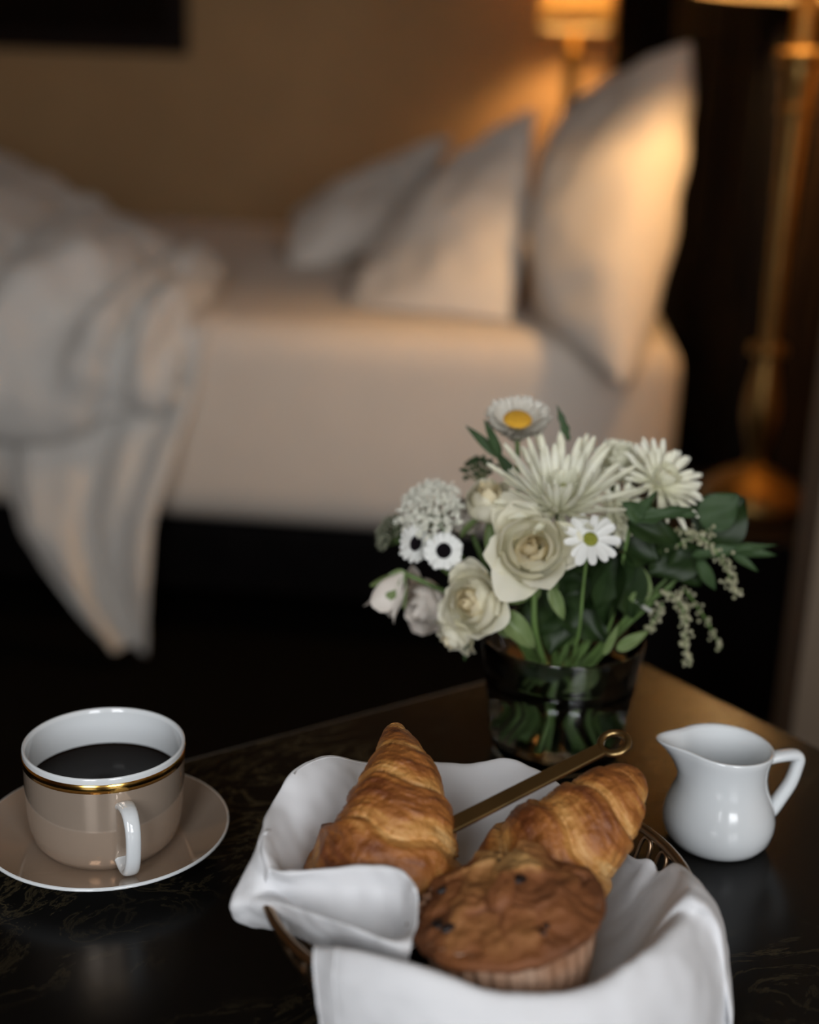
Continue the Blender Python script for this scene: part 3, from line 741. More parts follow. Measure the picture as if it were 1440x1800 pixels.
# broken crust: tilted slabs with cracks between (x, y, height, tilt x, tilt y, browning)
cells = [(-.010, .022, .0075, .02, -.10, -.34), (.006, .010, .0080, .05, -.10, -.30), (-.012, .004, .0050, -.05, .05, -.12), (.020, .018, .0085, -.28, .10, -.02), (.026, .004, .0050, -.25, .0, .10),
         (-.001, -.008, .0080, .05, .18, .0), (.012, -.012, .0040, .10, .15, .12), (-.020, -.010, .0045, .15, .1, -.06), (-.028, .004, .0015, .1, 0, .08), (-.012, -.024, .0015, 0, .15, -.02),
         (.006, -.026, .0022, .05, .15, .04), (.022, -.020, .0022, -.1, .15, .08), (.036, -.004, .0, -.2, 0, .12), (-.034, -.010, -.001, .1, 0, .16), (-.022, .026, .002, .1, -.2, .02), (.006, .034, .003, 0, -.2, .10), (.030, .022, .002, -.1, -.1, .14), (-.037, .012, -.001, .1, -.1, .2)]
for i in range(nrr):
    u = i/(nrr - 1)
    for k in range(nth):
        a = 2*PI*k/nth; rim = .0450*(1 + .035*noise.noise(Vector((math.cos(a)*1.6, math.sin(a)*1.6, 2.2))) + .016*noise.noise(Vector((math.cos(a)*6, math.sin(a)*6, 5))))
        if u < .80:
            r = rim*(u/.80)*.985; z = .0465 + .0060*(1 - (u/.80)**2.6)
        else:
            q = (u - .80)/.20; r = rim*(.985 + .015*math.sin(q*PI) - .075*q*q); z = .0465 - .0065*q
        x, y = r*math.cos(a), r*math.sin(a)
        wx = x + .009*noise.noise(Vector((x*55, y*55, 3.3))); wy = y + .009*noise.noise(Vector((x*55, y*55, 9.3)))
        ds = sorted((math.hypot(wx - c0[0], wy - c0[1]), n_) for n_, c0 in enumerate(cells))[:3]
        gap = ds[1][0] - ds[0][0]
        wsum = hsum = bsum = 0
        for dd, n_ in ds:
            c0 = cells[n_]; wt = math.exp(-(dd - ds[0][0])/.0013)
            hsum += wt*(c0[2] + c0[3]*(wx - c0[0]) + c0[4]*(wy - c0[1])); bsum += wt*c0[5]; wsum += wt
        fade = min(1, max(0, (1 - u)/.30))
        crack = max(0, 1 - gap/.0022)*max(0, .5 + 1.4*noise.noise(Vector((x*60, y*60, 6.1))))
        nz = noise.noise(Vector((x*90, y*90, 1.3)))*.0020 + noise.noise(Vector((x*220, y*220, 4.3)))*.0008
        V[i, k] = (x, y, z + fade*(1.25*hsum/wsum - .0022*crack) + nz*1.3)
        K[i, k] = .54 + 1.35*bsum/wsum + .16*crack + .26*max(0, u - .66)/.34 + .22*noise.noise(Vector((x*45, y*45, 8.1)))
part('muffin_top', [tuple(p) for p in V.reshape(-1, 3)], grid_faces(nrr, nth, False, True), MT['muffin'], mu, True, TILT, K)
def topz(x, y):
    r = math.hypot(x, y); u = r/.0450*.8; i = min(nrr - 1, int(u*(nrr - 1))); k = int((math.atan2(y, x) % (2*PI))/(2*PI)*nth) % nth
    return V[i, k, 2]
bme = []
for q in range(3):
    cv, cf = lathe([(0, -.0024), (.0016, -.0019), (.0028, -.0004), (.0026, .0009), (.0014, .0018), (0, .0020)], 12)
    cv = [tuple(np.array(p)*(1 + .45*noise.noise(Vector(np.array(p)*420 + q*7.3)))) for p in cv]
    bme.append(make_mesh('berry', cv, cf, MT['chip']))
rnd = random.Random(4)
for q, (x, y, s) in enumerate(((-.0295, -.013, 1.35), (-.0255, -.0205, 1.15), (.014, -.0285, 1.15), (.0075, -.001, 1.3), (-.0275, .009, .95), (.010, .034, 1.3), (-.0385, .012, 1.2), (.0165, -.0265, .7), (-.001, .017, .6))):
    obj('berry', bme[q % 3], mu, TILT @ Matrix.Translation((x, y, topz(x, y) - .0004)) @ Matrix.Rotation(rnd.uniform(0, 6), 4, 'Z') @ Matrix.Diagonal((s*1.15, s*.9, s*.7, 1)))

# ------------------------------------------------------------------ vase and flowers
VO = (.0314, .8596, TABLE_Z)
va = empty('glass_vase', VO, YAW); tag(va, 'clear glass vase holding the white bouquet', 'vase')
RB, RT, HV = .0440, .0556, .084
v, f = lathe([(0, .0), (RB - .004, .0), (RB - .001, .0012), (RB, .004), (RT - .0004, HV - .001), (RT - .0008, HV), (RT - .0016, HV), (RT - .0020, HV - .001), (RB - .0028, .010), (RB - .006, .0072), (0, .0068)], 72)
part('glass', v, f, MT['glass'], va)
WZ = .060
def rin(z): return (RB - .0028) + (RT - .0020 - RB + .0028)*(z - .010)/(HV - .011)
v, f = lathe([(0, .0064), (RB - .0058, .0068), (RB - .0025, .0099), (rin(.04) + .0003, .04), (rin(WZ) + .0003, WZ), (rin(WZ) - .0018, WZ - .0006), (0, WZ - .0007)], 72)
wa = part('water', v, f, MT['water']); wa.location = VO; wa.rotation_euler = (0, 0, YAW)
tag(wa, 'clear water in the glass vase', 'water')

frand = random.Random(11)
def align(d, roll=0):
    return Vector(d).normalized().to_track_quat('Z', 'Y').to_matrix().to_4x4() @ Matrix.Rotation(roll, 4, 'Z')

class Flower:
    """a cut stem standing in the vase; root at its cut end"""
    def __init__(self, name, label, cat, head, d, group=None, rad=.0016, stem_m='stem', bottom=None):
        h = np.array(head); self.d = Vector(d).normalized(); hr = math.hypot(h[0], h[1])
        dirx = h[:2]/(hr + 1e-6)
        b = np.array(bottom) if bottom is not None else np.array([-dirx[0]*.022 + frand.uniform(-.012, .012), -dirx[1]*.020 + frand.uniform(-.012, .012), .0095])
        self.b = b
        neck = np.array([*(dirx*min(hr*.75, .040)), max(.088, min(h[2] - .02, .095))])
        if hr > .05 and h[2] < .12: neck[2] = .092
        self.root = empty(name, W(VO, b), YAW); tag(self.root, label, cat, group)
        self.head = Vector(h - b)
        e = Vector(h) - self.d*.006
        P = [b, (b*.6 + neck*.4), neck, np.array(e)*.55 + neck*.45 - np.array([0, 0, .0]), np.array(e)]
        self.P = curve(P, 26) - b
        part('stem', *tube(self.P, np.linspace(rad*1.15, rad*.85, 26), 8), MT[stem_m], self.root)
        self.M = Matrix.Translation(self.head) @ align(self.d, frand.uniform(0, 6))
    def add(self, name, me, m): return obj(name, me, self.root, self.M @ m)

MESH = {}
def shared(key, fn):
    if key not in MESH: MESH[key] = fn()
    return MESH[key]

def cup_petal(mname, r1, rt, H, half, flare, droop, tip=.06, seed=0, nu=13, nv=14, ruf=.0):
    """petal wrapped round the bloom's axis; v runs up from the base: it bellies out to r1, closes to rt and may roll back at the lip"""
    G = np.zeros((nu, nv, 3)); vb = .52
    for i in range(nu):
        u = i/(nu - 1)*2 - 1
        for j in range(nv):
            v_ = j/(nv - 1)
            wid = half*(math.sin(min(1, .22 + v_*.95)*PI*.5)**.8)*(1 - .14*v_**6)
            top = 1 - .26*abs(u)**2.6 + tip*max(0, 1 - abs(u)*3)
            vv_ = v_*top
            if vv_ < vb: r = r1*(.22 + .78*math.sin(vv_/vb*PI/2))
            else:
                q = (vv_ - vb)/(1 - vb); r = r1 + (rt - r1)*q*q*(3 - 2*min(q, 1))*.999 + flare*max(0, q)**3
            z = H*vv_ - droop*vv_**5 - H*.06*(1 - vv_)**2
            r += ruf*noise.noise(Vector((u*2, vv_*3, seed)))*vv_; z += ruf*noise.noise(Vector((u*2.5, 7, seed)))*vv_**3
            a = u*wid; r *= 1 + .06*u*(1 - v_*.3)
            G[i, j] = (r*math.cos(a), r*math.sin(a), z)
    return make_mesh('petal', G.reshape(-1, 3), grid_faces(nu, nv), MT[mname])

def ray_petal(mname, L, wd, cup, bend, nu=5, nv=9, tipsharp=.5):
    """strap petal lying along +x from the axis, cross-section curved, bending up by bend"""
    G = np.zeros((nu, nv, 3))
    for j in range(nv):
        t = j/(nv - 1); w_ = wd/2*(.45 + .55*math.sin(min(1, t*1.6)*PI/2))*(1 if t < .72 else math.sqrt(max(.02, 1 - ((t - .72)/.28)**2*(1 - (1 - tipsharp)*.3))))
        a = bend*t; x = L*t*(math.sin(a)/a if abs(a) > 1e-4 else 1); z = L*t*((1 - math.cos(a))/a if abs(a) > 1e-4 else 0)
        for i in range(nu):
            u = i/(nu - 1)*2 - 1
            G[i, j] = (x, w_*u, z + cup*wd*u*u*(1 - .3*t))
    return make_mesh('petal', G.reshape(-1, 3), grid_faces(nu, nv), MT[mname])

def leaf_mesh(mname, L, wd, fold=.15, bend=.5, seed=0, teeth=0, shape=1.0, round_=False):
    nu, nv = 9, 15; G = np.zeros((nu, nv, 3))
    for j in range(nv):
        t = j/(nv - 1); w_ = wd/2*max(.015, (math.sin(PI*t**.75)**.8 if 0 < t < 1 else 0) if round_ else 2.02*t**.55*(1 - t)**.95)
        if teeth: w_ *= 1 - .35*abs(math.sin(t*teeth*PI))*(t > .1)
        a = bend*t
        for i in range(nu):
            u = i/(nu - 1)*2 - 1
            G[i, j] = (L*math.sin(a)/max(bend, 1e-3) if abs(bend) > 1e-3 else L*t, w_*u, -(L*(1 - math.cos(a))/bend if abs(bend) > 1e-3 else 0) + fold*wd*abs(u) + .03*wd*math.sin(u*5 + t*9 + seed))
    return make_mesh('leaf', G.reshape(-1, 3), grid_faces(nu, nv), MT[mname])

def put_leaf(root, b, base, tip, width, mname, nrm=(0, -.3, 1), fold=.15, bend=.5, name='leaf', teeth=0, shape=1.0, round_=False):
    """leaf from base to tip (vase frame), parent root at b"""
    B_, T_ = Vector(base), Vector(tip); x = (T_ - B_); L = x.length; x.normalize(); n = Vector(nrm); y = n.cross(x).normalized(); z = x.cross(y)
    me = leaf_mesh(mname, L, width, fold, bend, frand.random()*6, teeth, shape, round_)
    q = Matrix((x, y, z)).transposed().to_4x4()
    o = obj(name, me, root, Matrix.Translation(B_ - Vector(b)) @ q); return o

def sepals(fl, n, L, wd, mname, back=2.0, off=-.004):
    me = ray_petal(mname, L, wd, .2, .6)
    for k in range(n):
        fl.add('sepal', me, Matrix.Translation((0, 0, off)) @ Matrix.Rotation(2*PI*k/n + .3, 4, 'Z') @ Matrix.Rotation(back, 4, 'Y'))

def rose(label, head, d, D, group='ivory roses', openness=1.0, outer=True, mats=('rose_in', 'rose', 'rose'), bottom=None, sep=True):
    fl = Flower('rose', label, 'rose', head, d, group, .0021, bottom=bottom); R = D/2
    key = '%.3f%s%.2f' % (D, mats[1], openness)
    hb_ = R*.95
    # heart: furled inner petals
    layers = [(3, .16, .06, .97, 1.6, 0, 0, mats[0]), (3, .28, .15, 1.0, 1.4, 0, 0, mats[0]), (4, .42, .27, 1.0, 1.15, .01, 0, mats[0]),
              (4, .58, .44, .98, 1.05, .03, .01, mats[1]), (4, .72, .62, .93, 1.0, .08*openness, .04, mats[1])]
    if outer: layers += [(4, .84, .86, .84, .88, .24*openness, .16, mats[2]), (3, .90, 1.0, .70, .85, .42*openness, .30, mats[2])]
    for li, (n, r1_, rt_, h, half, fl_, dr, mn) in enumerate(layers):
        me = [shared('rose%s%d%d' % (key, li, q), lambda: cup_petal(mn, r1_*R, rt_*R, h*hb_*1.35, half, fl_*R, dr*R, .04, li*3 + q, ruf=.11*R*(li/5)**1.3)) for q in range(2)]
        for k in range(n):
            a = 2*PI*k/n + li*.83 + .15*math.sin(k*3 + li)
            fl.add('petal', me[k % 2], Matrix.Translation((0, 0, -hb_*.75)) @ Matrix.Rotation(a, 4, 'Z') @ Matrix.Rotation(.10*math.sin(k*2.1 + li*1.7), 4, 'Y') @ Matrix.Rotation(.09*math.sin(k*3.7 + li), 4, 'X') @ Matrix.Scale(1 + .05*math.sin(k*5 + li*2), 4))
    v_, f_ = lathe([(0, 0), (R*.10, .002), (R*.24, R*.18), (R*.42, R*.42), (R*.2, R*.6)], 16)
    fl.add('calyx', shared('calyx' + key, lambda: make_mesh('calyx', v_, f_, MT['leaf3'])), Matrix.Translation((0, 0, -hb_*.95)))
    if sep:
        me = shared('sepal' + key, lambda: ray_petal('leaf3', R*1.05, R*.34, .25, -.7))
        for k in range(5):
            fl.add('sepal', me, Matrix.Translation((0, 0, -hb_*.75)) @ Matrix.Rotation(2*PI*k/5 + .6, 4, 'Z') @ Matrix.Translation((R*.25, 0, 0)) @ Matrix.Rotation(.35, 4, 'Y'))
    return fl

def rays(fl, name, me, n, tilt, r0, z0, jit=.08, a0=0, scale=.12):
    for k in range(n):
        a = 2*PI*k/n + a0 + frand.uniform(-jit, jit); t = tilt + frand.uniform(-jit, jit)*1.5; s = 1 + frand.uniform(-scale, scale)
        fl.add(name, me, Matrix.Rotation(a, 4, 'Z') @ Matrix.Translation((r0, 0, z0)) @ Matrix.Rotation(-t, 4, 'Y') @ Matrix.Scale(s, 4))

def disc(fl, name, R, h, m):
    v_, f_ = lathe([(0, h), (R*.5, h*.9), (R*.85, h*.55), (R, 0), (R*.8, -h*.6), (0, -h*.6)], 24)
    fl.add(name, make_mesh(name, v_, f_, MT[m]), Matrix.Identity(4))

# roses
ra = rose('fully open ivory rose at the front of the bouquet beside the green-eyed daisy', (-0.0288, -0.0460, 0.1595), (-.02, -.80, .50), .050, openness=1.2)
put_leaf(ra.root, ra.b, (-0.0147, -0.0360, 0.1307), (-0.0045, -0.0400, 0.1094), .012, 'leaf3', (0, -1, .3), .1, .3, 'sepal')
rb = rose('ivory rose tilted sideways over the rim of the vase', (-0.0644, -0.0420, 0.1209), (-.50, -.72, .30), .046, openness=.6)
put_leaf(rb.root, rb.b, (-0.0456, -0.0380, 0.1124), (-0.0209, -0.0460, 0.0917), .021, 'leaf3', (.2, -1, .5), .2, .5)
put_leaf(rb.root, rb.b, (-0.0264, -0.0320, 0.1311), (-0.0439, -0.0300, 0.1156), .018, 'leaf3', (0, -1, .4), .15, .3)
rose('small half-open cream rose tucked against the spider mum', (-0.0561, -0.0120, 0.1794), (-.15, -.45, .85), .040, openness=.5, outer=False)
rc = rose('small white drooping rosebud below the tilted ivory rose', (-0.0739, -0.0360, 0.0948), (-.55, -.45, -.55), .027, openness=.9, sep=False)
put_leaf(rc.root, rc.b, (-0.0655, -0.0340, 0.0904), (-0.0669, -0.0340, 0.0744), .005, 'leaf2', (0, -1, .2))
rd = Flower('rose', 'white rosebud with green sepals hanging out past the dark-eyed daisies', 'rose', (-0.1120, -0.0080, 0.1213), (-.50, -.25, -.75), None, .0018)
for q, (n, r1_, rt_, H_, half, fl_) in enumerate(((3, .006, .004, .024, 1.2, .001), (3, .0085, .0085, .028, .95, .002), (4, .0110, .0120, .030, .90, .002))):
    me = cup_petal('blush', r1_, rt_, H_, half, fl_, .001, .0, q, ruf=.0015)
    for k in range(n): rd.add('petal', me, Matrix.Translation((0, 0, -.004)) @ Matrix.Rotation(2*PI*k/n + q*.7, 4, 'Z') @ Matrix.Rotation(.08*q*math.sin(k*2.3), 4, 'Y'))
me = ray_petal('leaf3', .020, .0075, .25, .5)
for k in range(5): rd.add('sepal', me, Matrix.Translation((0, 0, -.004)) @ Matrix.Rotation(2*PI*k/5 + .3, 4, 'Z') @ Matrix.Translation((.004, 0, 0)) @ Matrix.Rotation(-.75, 4, 'Y'))
put_leaf(rd.root, rd.b, (-0.1065, -0.0080, 0.1255), (-0.1216, -0.0140, 0.1230), .012, 'leaf3', (0, -1, .5))
rose('pale blush rose half hidden behind the tilted ivory rose', (-0.0930, 0.0060, 0.0975), (-.60, -.45, -.2), .040, group=None, openness=1.2, mats=('blush', 'blush', 'blush'), sep=False)
rose('pale blush rose behind the lacy umbel and cream rose', (-0.0702, 0.0140, 0.1612), (-.3, -.5, .6), .034, group=None, openness=.4, outer=False, mats=('blush', 'blush', 'blush'), sep=False)

# spider mum
sm = Flower('spider_mum', 'big white spider chrysanthemum with long quill petals', 'chrysanthemum', (-0.0102, -0.0140, 0.1803), (.04, -.42, .90), None, .0024)
for n, L, wd, tilt, bend, r0, mn in ((14, .0125, .0042, 1.45, .9, .0025, 'mum_c'), (16, .017, .0042, 1.28, .8, .004, 'mum_c'), (16, .025, .0046, 1.15, .45, .005, 'mum'), (17, .037, .0048, 1.02, .30, .006, 'mum'),
                                     (18, .044, .0050, .78, .20, .006, 'mum'), (18, .046, .0050, .52, .12, .006, 'mum'), (15, .038, .0050, .28, .05, .006, 'mum')):
    rays(sm, 'petal', ray_petal(mn, L, wd, .35, bend, 5, 10), n, tilt, r0, -.004, .09, frand.random()*3)
disc(sm, 'disc', .007, .006, 'mum_c')

# rounded mums on the right
m1 = Flower('chrysanthemum', 'fluffy cream chrysanthemum behind the spider mum', 'chrysanthemum', (0.0292, 0.0180, 0.1966), (.15, -.35, .92), 'cream chrysanthemums', .002)
for n, L, wd, tilt, bend in ((10, .010, .0045, 1.4, .9), (14, .013, .005, 1.15, .9), (16, .016, .0055, .85, .8), (18, .018, .0055, .5, .7), (18, .018, .0055, .15, .5), (16, .017, .0055, -.2, .3)):
    rays(m1, 'petal', ray_petal('mum', L, wd, .3, bend, 5, 7), n, tilt, .002, 0, .1, frand.random()*3)
m2 = Flower('chrysanthemum', 'white chrysanthemum with a cream heart and spiky outer petals', 'chrysanthemum', (0.0552, 0.0000, 0.1918), (.35, -.55, .72), 'cream chrysanthemums', .002)
for n, L, wd, tilt, bend, mn in ((8, .009, .005, 1.4, 1.1, 'rose'), (11, .012, .006, 1.15, 1.1, 'rose'), (14, .015, .0055, .9, .8, 'mum'), (16, .022, .0048, .55, .3, 'mum'), (17, .027, .0046, .25, .1, 'mum'), (17, .029, .0046, .02, 0, 'mum')):
    rays(m2, 'petal', ray_petal(mn, L, wd, .3, bend, 5, 8), n, tilt, .003, 0, .09, frand.random()*3)
m3 = Flower('chrysanthemum', 'low cream chrysanthemum tucked between the spider mum and the green-eyed daisy', 'chrysanthemum', (0.0275, -0.0120, 0.1732), (.35, -.75, .40), 'cream chrysanthemums', .002)
for n, L, wd, tilt, bend, mn in ((8, .008, .004, 1.35, .9, 'mum'), (12, .012, .0045, .95, .7, 'mum'), (15, .016, .0045, .6, .3, 'mum'), (16, .018, .0045, .2, .1, 'mum')):
    rays(m3, 'petal', ray_petal(mn, L, wd, .3, bend, 5, 7), n, tilt, .003, 0, .1, frand.random()*3)

# strawflower
sf = Flower('strawflower', 'papery grey-white strawflower with a yellow centre at the top', 'flower', (-0.0381, 0.0160, 0.2268), (-.02, -.42, .90), None, .0018)
for n, L, wd, tilt, r0, z0 in ((22, .009, .0042, .50, .0085, -.001), (28, .0135, .0046, .42, .009, -.003), (30, .0165, .005, .50, .0085, -.007), (30, .018, .005, .72, .006, -.013), (26, .015, .005, .95, .004, -.016)):
    rays(sf, 'petal', ray_petal('straw', L, wd, .25, .25, 5, 7), n, tilt, r0, z0, .05, frand.random()*3, .08)
disc(sf, 'disc', .0098, .003, 'yolk')
put_leaf(sf.root, sf.b, (-0.0480, 0.0120, 0.2017), (-0.0716, 0.0080, 0.2235), .009, 'leaf2', (0, -1, .4), .1, .2)
put_leaf(sf.root, sf.b, (-0.0484, 0.0080, 0.2047), (-0.0603, 0.0020, 0.2291), .008, 'leaf2', (0, -1, .4), .1, .2)
put_leaf(sf.root, sf.b, (-0.0045, 0.0100, 0.2154), (-0.0133, 0.0120, 0.2385), .009, 'leaf2', (0, -1, .4), .1, .2, teeth=3)
put_leaf(sf.root, sf.b, (-0.0351, 0.0120, 0.1848), (-0.0521, 0.0120, 0.2073), .011, 'leaf2', (0, -1, .4), .1, .2)

# daisies
def daisy(label, head, d, D, cn, n=13, dr=.30, cm='olive', wd=.0062, tilt=.12, layers=1, group=None):
    fl = Flower('daisy', label, 'daisy', head, d, group, .0011)
    me = ray_petal('white', D/2*(1 - dr*.75), wd, .12, -.15, 5, 8, .1)
    for q in range(layers): rays(fl, 'petal', me, n, tilt - .2*q, D/2*dr*.75, -.0005*q, .11, q*.2)
    disc(fl, 'disc', D/2*dr*(1.15 if cm == 'dark' else 1), .0024, cm)
    return fl
daisy('white daisy with a green eye in front of the open rose', (0.0065, -0.0480, 0.1675), (.08, -.74, .62), .036, 'g', 13, .28, 'olive', .0058, .10)
daisy('white daisy with a dark eye facing out below the lacy umbel', (-0.0835, -0.0280, 0.1497), (.12, -.93, .25), .0245, 'd', 16, .38, 'dark', .0038, .10, 2, 'dark-eyed daisies')
daisy('white daisy with a dark eye turned aside against the lacy umbel', (-0.1018, -0.0220, 0.1519), (.62, -.70, .10), .0245, 'd', 16, .38, 'dark', .0038, .10, 2, 'dark-eyed daisies')

# lacy umbels
def umbel(label, head, d, D, mn, n, group='lacy white umbels'):
    fl = Flower('queen_annes_lace', label, 'umbel', head, d, group, .0013)
    V_, F_ = [], []; rv, rf = [], []
    tmp = [(math.cos(k*2*PI/5)*.0019, math.sin(k*2*PI/5)*.0019, .0004) for k in range(5)]
    for q in range(n):
        rr = math.sqrt((q + .5)/n); a = q*2.39996
        cl = np.array([rr*math.cos(a)*D/2, rr*math.sin(a)*D/2, D*.30*(1 - rr*rr)])
        rv.append(tube([np.array([0, 0, -D*.42]), cl*.6 - np.array([0, 0, D*.15]), cl], .0003, 4))
        for e in range(11):
            p = cl + np.array([frand.gauss(0, D*.035), frand.gauss(0, D*.035), frand.gauss(0, D*.02)])
            tilt = Matrix.Rotation(frand.uniform(-.5, .5), 3, 'X') @ Matrix.Rotation(frand.uniform(-.5, .5), 3, 'Y') @ Matrix.Rotation(frand.uniform(0, 6), 3, 'Z')
            s = frand.uniform(.6, 1.0)
            n0 = len(V_); V_.append(tuple(p))
            for k in range(5):
                for da in (-.42, 0, .42):
                    a_ = k*2*PI/5 + da; r_ = .0021*s*(1 if da == 0 else .78)
                    V_.append(tuple(p + np.array(tilt @ Vector((math.cos(a_)*r_, math.sin(a_)*r_, .0004)))))
                F_.append((n0, n0 + 1 + 3*k, n0 + 2 + 3*k, n0 + 3 + 3*k))
    o = fl.add('florets', make_mesh('florets', V_, F_, MT[mn], False), Matrix.Identity(4)); o['kind'] = 'stuff'
    v_, f_ = join(*rv); o = fl.add('umbel_rays', make_mesh('umbel_rays', v_, f_, MT['stem']), Matrix.Identity(4)); o['kind'] = 'stuff'
    return fl
umbel('lacy white umbel of tiny florets above the dark-eyed daisies', (-0.0922, -0.0060, 0.1692), (-.35, -.55, .75), .044, 'lace', 60)
umbel('greenish lacy umbel behind the white one', (-0.1171, 0.0180, 0.1461), (-.75, -.15, .55), .028, 'lace2', 34)
umbel('greenish seed umbel behind the cream rose', (-0.0613, 0.0200, 0.1909), (-.2, -.2, .9), .024, 'leaf2', 24, None)

# flowering green-white spikes on the right
def spike(label, pts, n, wd):
    P0 = np.array(pts[0]); fl = Flower('flower_spike', label, 'flower spike', P0, (1, 0, -.1), 'drooping bead-flowered spikes', .0010)
    Q = curve([np.array(p) for p in pts], 30) - fl.b
    part('spike_stem', *tube(Q, np.linspace(.0009, .0004, 30), 6), MT['stem'], fl.root)
    V_, F_ = [], []; bv, bf = lathe([(0, -.0013), (.0010, -.0008), (.0013, 0), (.0010, .0008), (0, .0013)], 6)
    for q in range(n):
        t = (q + .5)/n; c_ = Q[min(29, int(t*30))]; s = frand.uniform(.6, 1.15)
        p = c_ + np.array([frand.gauss(0, wd*(1 - .6*t)), frand.gauss(0, wd*(1 - .6*t)), frand.gauss(0, wd*.5)])
        n0 = len(V_); V_ += [tuple(np.array(x)*s + p) for x in bv]; F_ += [tuple(i + n0 for i in y) for y in bf]
    o = part('buds', V_, F_, MT['bud'], fl.root); o['kind'] = 'stuff'
    return fl
spike('bead-flowered spike arching out under the trident leaf', [(0.0700, -0.0050, 0.1630), (0.0847, -0.0080, 0.1587), (0.0987, -0.0100, 0.1444), (0.1057, -0.0100, 0.1309), (0.1108, -0.0100, 0.1211)], 130, .0042)
spike('bead-flowered spike hanging down past the vase rim', [(0.0652, -0.0120, 0.1220), (0.0729, -0.0140, 0.1151), (0.0776, -0.0150, 0.1037), (0.0791, -0.0150, 0.0877), (0.0832, -0.0150, 0.0724)], 130, .0034)
spike('faint bead-flowered spike between the dark leaves and the hanging spike', [(0.0630, -0.0080, 0.1124), (0.0596, -0.0100, 0.1050), (0.0567, -0.0100, 0.0989), (0.0549, -0.0100, 0.0936)], 40, .0035)
spike('bead-flowered spike farthest out and lowest beyond the vase', [(0.0788, 0.0100, 0.1185), (0.0951, 0.0140, 0.0971), (0.1056, 0.0140, 0.0810), (0.1103, 0.0140, 0.0728)], 34, .0028)
spike('short bead-flowered sprig above the round leaf stalk', [(0.0699, -0.0020, 0.1503), (0.0781, -0.0040, 0.1572), (0.0870, -0.0040, 0.1614), (0.0931, -0.0040, 0.1675)], 40, .0030)

# foliage
def foliage(name, label, head, leaves, group=None, rad=.0013):
    fl = Flower(name, label, 'foliage', head, (0, -.2, 1), group, rad)
    for L in leaves: put_leaf(fl.root, fl.b, *L[:4], **(L[4] if len(L) > 4 else {}))
    return fl
foliage('salal_branch', 'leafy branch with a broad round leaf at the bouquet edge', (0.0840, 0.0040, 0.1508), [
    ((0.0862, 0.0040, 0.1549), (0.1125, 0.0020, 0.1851), .040, 'leaf', dict(nrm=(-.2, -1, .3), fold=.12, bend=.5, round_=True)),
    ((0.0851, -0.0040, 0.1652), (0.1040, -0.0080, 0.1892), .025, 'leaf2', dict(nrm=(-.2, -1, .4), fold=.05, bend=.3, round_=True)),
    ((0.0838, 0.0040, 0.1528), (0.1165, 0.0080, 0.1607), .036, 'leaf', dict(nrm=(.1, -.7, .8))),
    ((0.0800, 0.0020, 0.1494), (0.0507, -0.0140, 0.1340), .044, 'leaf', dict(nrm=(.1, -1, .4))),
    ((0.0703, 0.0000, 0.1496), (0.0882, -0.0080, 0.1235), .034, 'leaf', dict(nrm=(0, -1, .3)))])
foliage('trident_leaf_sprig', 'sprig with a three-pointed leaf reaching out past the bouquet', (0.0805, -0.0080, 0.1449), [
    ((0.0781, -0.0100, 0.1463), (0.1342, -0.0080, 0.1561), .0135, 'leaf2', dict(nrm=(0, -.8, .6), bend=.1, teeth=3)),
    ((0.1056, -0.0090, 0.1509), (0.1343, -0.0080, 0.1486), .009, 'leaf2', dict(nrm=(0, -.8, .6), bend=.1)),
    ((0.1039, -0.0090, 0.1493), (0.1233, -0.0120, 0.1386), .008, 'leaf2', dict(nrm=(0, -.8, .6), bend=.3)),
    ((0.0821, -0.0100, 0.1437), (0.0970, -0.0140, 0.1241), .012, 'leaf2', dict(nrm=(0, -.9, .4), bend=.4))])
foliage('jagged_leaf_sprig', 'sprig of jagged grey-green leaves below the spiky white chrysanthemum', (0.0337, -0.0300, 0.1771), [
    ((0.0341, -0.0320, 0.1770), (0.0478, -0.0340, 0.1967), .011, 'leaf2', dict(nrm=(0, -1, .3), bend=.1, teeth=2)),
    ((0.0317, -0.0320, 0.1757), (0.0743, -0.0340, 0.1867), .015, 'leaf2', dict(nrm=(0, -1, .5), bend=.15, teeth=3)),
    ((0.0403, -0.0330, 0.1783), (0.0258, -0.0340, 0.1884), .016, 'leaf2', dict(nrm=(0, -1, .3), bend=.1)),
    ((0.0304, -0.0300, 0.1732), (0.0691, -0.0300, 0.1634), .024, 'leaf', dict(nrm=(0, -.9, .6), bend=.4)),
    ((0.0584, -0.0300, 0.1818), (0.0753, -0.0320, 0.1809), .009, 'leaf2', dict(nrm=(0, -1, .5), bend=.1))])
foliage('curled_leaf_branch', 'dark glossy branch with long curled leaves under the green-eyed daisy', (0.0249, -0.0180, 0.1499), [
    ((0.0269, -0.0200, 0.1538), (0.0118, -0.0300, 0.1109), .034, 'leaf', dict(nrm=(.4, -1, .2), fold=.4, bend=.6)),
    ((0.0281, -0.0200, 0.1515), (0.0222, -0.0320, 0.1011), .030, 'leaf', dict(nrm=(-.5, -1, .2), fold=.4, bend=.5)),
    ((0.0305, -0.0160, 0.1514), (0.0569, -0.0240, 0.1494), .036, 'leaf', dict(nrm=(0, -.7, .8), bend=.5)),
    ((0.0269, -0.0140, 0.1545), (-0.0023, -0.0220, 0.1386), .036, 'leaf', dict(nrm=(0, -1, .5), bend=.4)),
    ((0.0312, -0.0160, 0.1437), (0.0444, -0.0240, 0.1039), .036, 'leaf', dict(nrm=(.2, -1, .1), bend=.5))])
